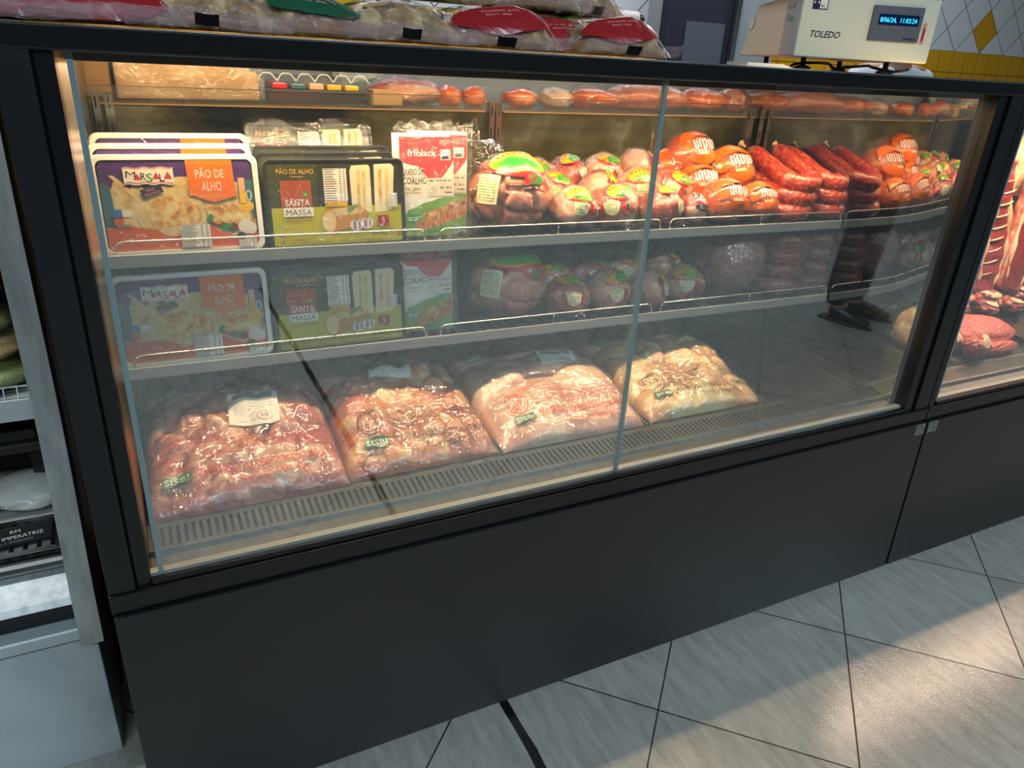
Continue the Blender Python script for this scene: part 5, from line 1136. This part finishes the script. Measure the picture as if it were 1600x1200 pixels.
bx = at(1408, 110, 1.30)
person('person in a white coat standing behind the scale, mostly hidden', (float(bx[0]), 1.34, 0), -.25, 'shirt_white', 'shirt_white', 1.62)
person('person in dark trousers and shoes, seen as a reflection in the front glass', (3.62, -1.70, 0), 2.9, 'cloth_black', 'cloth_navy', 1.74)

# ---------------------------------------------------------------- the produce case at the left
XL = -.168
t = thing('produce_display_case', 'worn steel produce case with pale base panel left of the black case', 'display case', (XL, .15, 0))
def lc(m, name, **k):
    q = m.obj(name, t, **k); q.matrix_parent_inverse = Matrix.Translation((-XL, -.15, 0)); return q
pst = [(.142, .30), (.165, .45), (.218, .66), (.232, .80), (.240, 1.0), (.262, 1.18), (.30, 1.45)]
ya = [p[0] for p in pst]; za = [p[1] for p in pst]; zz = np.linspace(.30, 1.45, 40); yy = np.interp(zz, za, ya); yy = np.convolve(np.pad(yy, 3, 'edge'), np.ones(7) / 7, 'valid')
m = MB(); n_ = len(zz)
m.add([(XL - .036, a, b) for a, b in zip(yy, zz)] + [(XL, a, b) for a, b in zip(yy, zz)] + [(XL - .036, a + .05, b) for a, b in zip(yy, zz)] + [(XL, a + .05, b) for a, b in zip(yy, zz)],
      [(i, n_ + i, n_ + i + 1, i + 1) for i in range(n_ - 1)] + [(n_ + i, 3 * n_ + i, 3 * n_ + i + 1, n_ + i + 1) for i in range(n_ - 1)] + [(2 * n_ + i, i, i + 1, 2 * n_ + i + 1) for i in range(n_ - 1)] + [(3 * n_ + i, 2 * n_ + i, 2 * n_ + i + 1, 3 * n_ + i + 1) for i in range(n_ - 1)] + [(0, 2 * n_, 3 * n_, n_)], 'steel_worn')
lc(m, 'side_post')
lc(MB().box(-2.2, XL - .013, .172, 1.0, 0, .31, 'base_white'), 'base_panel', bevel=.002)
lc(MB().box(-2.2, XL - .020, .150, .20, .312, .335, 'base_white'), 'base_rim', bevel=.002)
lc(MB().box(-2.2, XL - .022, .185, 1.0, .335, .385, 'black_panel'), 'black_band')
m = MB(); m.prism([(-2.2, .160, .385), (-2.2, .168, .395), (-2.2, .240, .430), (-2.2, .240, .385)], (2.2 + XL - .022, 0, 0), 'steel_worn'); m.tube([(-2.2, .225, .436), (XL - .024, .225, .436)], .012, 'steel', 10); lc(m, 'front_moulding')
q = slots(-1.0, XL - .024, .245, .345, .452, .021, .38, .10); lc(q, 'air_return_grille')
lc(MB().box(-2.2, XL - .022, .345, .98, .40, .455, 'steel_worn'), 'deck')
lc(MB().box(-2.2, XL - .022, .95, 1.0, .40, 1.45, 'black_shadow'), 'back_wall'); lc(MB().box(XL - .020, XL - .012, .27, 1.0, .31, 1.45, 'steel_worn'), 'side_wall')
lc(MB().box(-2.2, XL - .036, .34, 1.0, 1.42, 1.46, 'base_white'), 'canopy')
for z in (.70, 1.02):
    s_ = thing('produce_shelf', 'steel produce shelf with a price rail, ' + ('lower' if z < .9 else 'upper'), 'shelf', (-2.2, .34, z)); MB().box(0, 2.2 + XL - .03, .004, .5, -.012, 0, 'steel_worn').obj('plate', s_); MB().box(0, 2.2 + XL - .03, 0, .004, -.035, .004, 'base_white').obj('price_rail', s_)
    for k in range(1): 
        w_ = MB()
        for j_ in range(40): w_.tube([(1.2 + j_ * .02, .006, .002), (1.2 + j_ * .02, .016, .024)], .0014, 'chrome', 5)
        w_.tube([(1.2, .016, .024), (2.0, .016, .024)], .0018, 'chrome', 5); w_.obj('wire_rail', s_)
rnd = random.Random(9); pats = ['greens', 'print_bread_pale', 'greens', 'print_white', 'greens']
def produce(lb, x, y, z, w_, d_, h_, mat, seed):
    t_ = thing('wrapped_vegetables', lb, 'vegetables', (x, y, z), group='wrapped vegetables in the produce case'); b_ = Blob((w_ / 2, d_ / 2, h_ / 2), seed, cells=10, dent=.12, amp=.08, flat=.9)
    link(b_.content_mesh('leaves', mat, 4), 'vegetables', t_); link(b_.film_mesh('film', .003, 'wrap_film', 4), 'clear_wrap', t_)
for lv, z0 in ((0, .70), (1, 1.02)):
    for k in range(5): produce('wrapped vegetables %s from the shelf, %s shelf of the produce case' % (['lowest, first up', 'second up', 'third up', 'fourth up', 'topmost, fifth up'][k], ['lower', 'upper'][lv]), -.31 - .012 * k, .44, z0 + .030 + .048 * k, .20, .16, .056, ['greens', 'rinds', 'greens', 'fat', 'greens'][k], 200 + k + 7 * lv)
# goods on the produce deck and the small black shop sign
tb = thing('black_tray_stack', 'stack of black trays under the produce shelf', 'tray', (-.47, .42, .560)); MB().box(0, .24, 0, .22, 0, .02, 'wood_dark').box(.01, .23, .01, .21, .02, .045, 'black_plastic').obj('trays', tb, bevel=.003)
for a_ in (0, .21):
    for b_ in (.02, .18): MB().box(a_, a_ + .03, b_, b_ + .02, -.105, 0, 'black_plastic').obj('leg', tb)
for k, (x, y) in enumerate([(-.36, .44), (-.50, .42), (-.27, .43)]): produce('clear bag of mixed goods on the produce case deck, ' + ['middle', 'left', 'beside the steel post'][k], x, y, .478, .15, .14, .05, ['fat', 'greens', 'print_white'][k], 230 + k)
sg = thing('shop_sign', 'small black shop sign with pale lettering on the produce case grille', 'sign', (-.280, .268, .458), (-.35, 0, .10)); sg.scale = (.7, .7, .7); MB().box(-.075, .075, 0, .003, 0, .047, 'black_plastic').obj('plate', sg, bevel=.001)
p = Print(flatmap(-.0003)); p.word('RM IMPERATRIZ', 0, .017, .0085, 'print_garlic', width=.118); p.word('RM', 0, .031, .008, 'print_bread_pale', width=.022); p.scribble(-.04, .04, .008, .004, 18, 'print_lilac'); p.obj('lettering', sg)

# ---------------------------------------------------------------- raw meat in the case at the right
X0 = 1.815
def tray(t_, w_, d_, h_=.018):
    m_ = MB(); a = .12 * d_
    m_.prism([(0, 0, .001), (w_, 0, .001), (w_, d_, a + .001), (0, d_, a + .001)], (0, 0, .002), 'steel_deck')
    for x_ in (0, w_ - .003): m_.prism([(x_, 0, .001), (x_, d_, a + .001), (x_, d_, a + h_), (x_, 0, h_)], (.003, 0, 0), 'chrome')
    m_.prism([(0, d_ - .003, a), (w_, d_ - .003, a), (w_, d_ - .003, a + h_), (0, d_ - .003, a + h_)], (0, .003, 0), 'chrome'); m_.obj('pan', t_)
for x_, w_, d_, y_, lb in ((1.81, .245, .24, .118, 'shallow steel tray of pink ground meat next to the post'), (2.065, .40, .24, .118, 'steel tray under the marbled pink slab in the beef case'), (1.90, 1.6, .27, .385, 'long steel tray holding bony beef cuts at the rear')):
    t = thing('meat_tray', lb, 'tray', (x_, y_, dz(y_)), group='steel trays in the beef case'); tray(t, w_, d_)
def lump(name, label, cat, loc, ax, seed, mat, rot=(0, 0, 0), cells=0, dent=.1, group=None, amp=.1, flat=.8, fatp=None, n=5):
    t_ = thing(name, label, cat, loc, rot, group); b_ = Blob(ax, seed, cells=cells, dent=dent, amp=amp, flat=flat, freq=1.8)
    if cells: link(b_.content_mesh('meat', mat, n), 'meat', t_)
    else: link(b_.film_mesh('meat', 0, mat, n), 'meat', t_)
    if fatp:
        for c, a, b2, r_ in fatp:
            q_ = Print(b_.fmap(c, grow=.0012)); q_.disk(0, 0, a, b2, 'fat', rings=5, n=24, wob=.12, seed=seed, rot=r_); q_.obj('fat', t_, True)
    return t_
DZ = lambda y: dz(y) + .004
lump('ground_meat_mound', 'coarse pink ground meat mound low against the black post', 'ground meat', (1.95, .21, DZ(.21) + .016), (.085, .085, .026), 301, 'ground_meat', (.12, 0, .1))
lump('ground_meat_slab', 'wide marbled pink ground meat slab behind the front cuts', 'ground meat', (2.275, .235, DZ(.235) + .026), (.185, .085, .046), 302, 'ground_meat', (.12, 0, -.12), amp=.12)
lump('meat_cut', 'fatty cut with a pale cap in front of the ground meat slab', 'meat', (2.195, .145, DZ(.145) + .026), (.062, .032, .034), 303, 'beef', (.12, 0, .3), cells=7, dent=.24, amp=.18, fatp=[((.1, -.5, .8), .040, .024, .3), ((.6, -.7, .3), .02, .014, 0)], group='beef cuts in the right case')
lump('meat_cut', 'small striped fatty cut between the two ground meats', 'meat', (2.125, .19, DZ(.19) + .030), (.045, .030, .034), 304, 'beef', (.12, 0, .5), cells=7, dent=.24, amp=.18, fatp=[((0, -.5, .8), .030, .012, .5), ((.3, -.6, .6), .024, .009, .5)], group='beef cuts in the right case')
lump('meat_cut', 'flat pink cut at the front edge of the beef case', 'meat', (2.30, .137, DZ(.137) + .016), (.085, .022, .020), 305, 'ground_meat', (.12, 0, 0), cells=5, group='beef cuts in the right case')
def slab_cut(label, x, y, z, w_, l_, th, seed, rot, bones=True):
    t_ = thing('beef_slab', label, 'beef', (x, y, z), rot, 'beef slabs propped in the right case'); nu, nv = 22, 50; g = np.zeros((nu, nv, 3)); tone = np.zeros((nu, nv))
    for i in range(nu):
        a = 2 * PI * i / nu
        for k in range(nv):
            s_ = k / (nv - 1); wv = w_ * (.55 + .45 * math.sin(PI * min(1, s_ * 1.25 + .12))) * (1 + .10 * math.sin(s_ * 9 + seed)); ca, sa = math.cos(a), math.sin(a)
            e = 1 if 0 < k < nv - 1 else 0.05
            ribs = .10 * math.sin(s_ * 46) if bones else 0
            g[i, k] = (wv / 2 * math.copysign(abs(ca) ** .7, ca) * e + .012 * math.sin(s_ * 4 + seed), th / 2 * math.copysign(abs(sa) ** .7, sa) * (1 + ribs) * e, l_ * s_); tone[i, k] = .9 if abs(ca) > .80 else .25 + .25 * math.sin(s_ * 46) * bones
    g += .005 * np.stack([fn(g * 14, seed + q, 1.0, 3) for q in range(3)], -1)
    me = gridmesh('meat', g.transpose(1, 0, 2), 'beef', tone.T)
    b_ = bmesh.new(); b_.from_mesh(me); b_.verts.ensure_lookup_table()
    for k in range(nv - 1): b_.faces.new([b_.verts[k * nu + nu - 1], b_.verts[(k + 1) * nu + nu - 1], b_.verts[(k + 1) * nu], b_.verts[k * nu]]).smooth = True
    bmesh.ops.recalc_face_normals(b_, faces=b_.faces); b_.to_mesh(me); b_.free(); link(me, 'meat', t_)
    for s_ in (-1, 1):
        pa = [(s_ * w_ * .36 * (.55 + .45 * math.sin(PI * min(1, q * 1.25 + .12))) + .012 * math.sin(q * 4 + seed), -th * .36, l_ * q) for q in np.linspace(.06, .95, 14)]
        MB().tube(pa, [.010 * (1 + .45 * math.sin(k * 1.7 + seed)) * (.25 if k in (0, 13) else 1) for k in range(14)], 'fat', 8, sq=.6).obj('fat_edge', t_, True)
    if bones:
        for k in range(9): zz = l_ * (.14 + .085 * k); MB().tube([(-w_ * .27, -th * .46, zz), (-w_ * .1, -th * .52, zz + .004), (w_ * .1, -th * .53, zz + .012), (w_ * .27, -th * .46, zz + .022)], [.0025, .0042, .0042, .0025], 'fat', 8, sq=.7).obj('rib_bone', t_, True)
for k, (x, y, z, w_, l_, rot, lb, bo) in enumerate([(2.47, .43, .66, .10, .44, (-.16, .06, -.3), 'rib slab nearest the black post, pale edge', True), (2.60, .43, .62, .12, .46, (-.16, .10, -.2), 'second rib slab from the post with a fatty edge', True), (2.72, .41, .62, .15, .48, (-.18, .26, -.1), 'wide lean beef slab leaning right', False), (2.95, .48, .63, .16, .48, (-.2, .12, 0), 'beef slab beside the wide leaning one', True), (3.2, .48, .63, .16, .48, (-.2, -.1, .1), 'beef slab further right in the case', True)]):
    slab_cut(lb, x, y, z, w_, l_, .05, 320 + k, rot, bo)
cuts = [(2.33, .43, .085, .035, 'dark bony cut by the post'), (2.50, .42, .075, .035, 'dark cut under the first rib slab'), (2.44, .395, .085, .026, 'long reddish bone strip at the rear tray edge'), (2.62, .40, .075, .038, 'bony cut with a pale fat cap'), (2.57, .365, .065, .026, 'pale-edged chop in the rear tray'), (2.70, .36, .065, .028, 'striped chop beside the pale-edged one'), (2.83, .40, .075, .035, 'reddish chop further right in the rear tray'), (2.74, .47, .10, .045, 'dark lean piece under the leaning slab'), (2.42, .50, .10, .045, 'dark lean piece at the back by the post'), (3.0, .42, .08, .035, 'last chop in the rear tray')]
for k, (x, y, a, h_, lb) in enumerate(cuts):
    lump('beef_cut', lb, 'beef', (x, y, DZ(y) + h_ * .7 + (.02 if y > .45 else 0)), (a * .85, .045, h_), 340 + k, 'beef', (.1, .1, .4 - .2 * (k % 4)), cells=9, dent=.30, amp=.22, flat=.6, fatp=[((.1, -.6, .7), a * .35, .014, .3), ((-.4, -.4, .8), .02, .012, 0)] if k in (0, 2, 3, 4, 5, 6) else None, group='beef cuts in the right case', n=4)
lump('fat_piece', 'large pale fatty chunk high up behind the rib slabs', 'beef', (2.82, .56, 1.03), (.10, .06, .12), 361, 'fat', cells=8, group='beef cuts in the right case')
s_ = thing('steel_rack', 'pale rack high in the beef case behind the rib slabs', 'rack', (1.85, .60, 1.10)); MB().box(0, 1.8, 0, .02, 0, .03, 'white_plastic').box(0, 1.8, .02, .055, .01, .02, 'steel_deck').obj('bar', s_, bevel=.002)
for k in range(8): MB().tube([(.45 + k * .16, .0, .010), (.45 + k * .16, -.02, -.005), (.45 + k * .16, -.035, -.03), (.45 + k * .16, -.03, -.055), (.45 + k * .16, -.012, -.06)], .003, 'chrome', 6).obj('hook', s_, True)
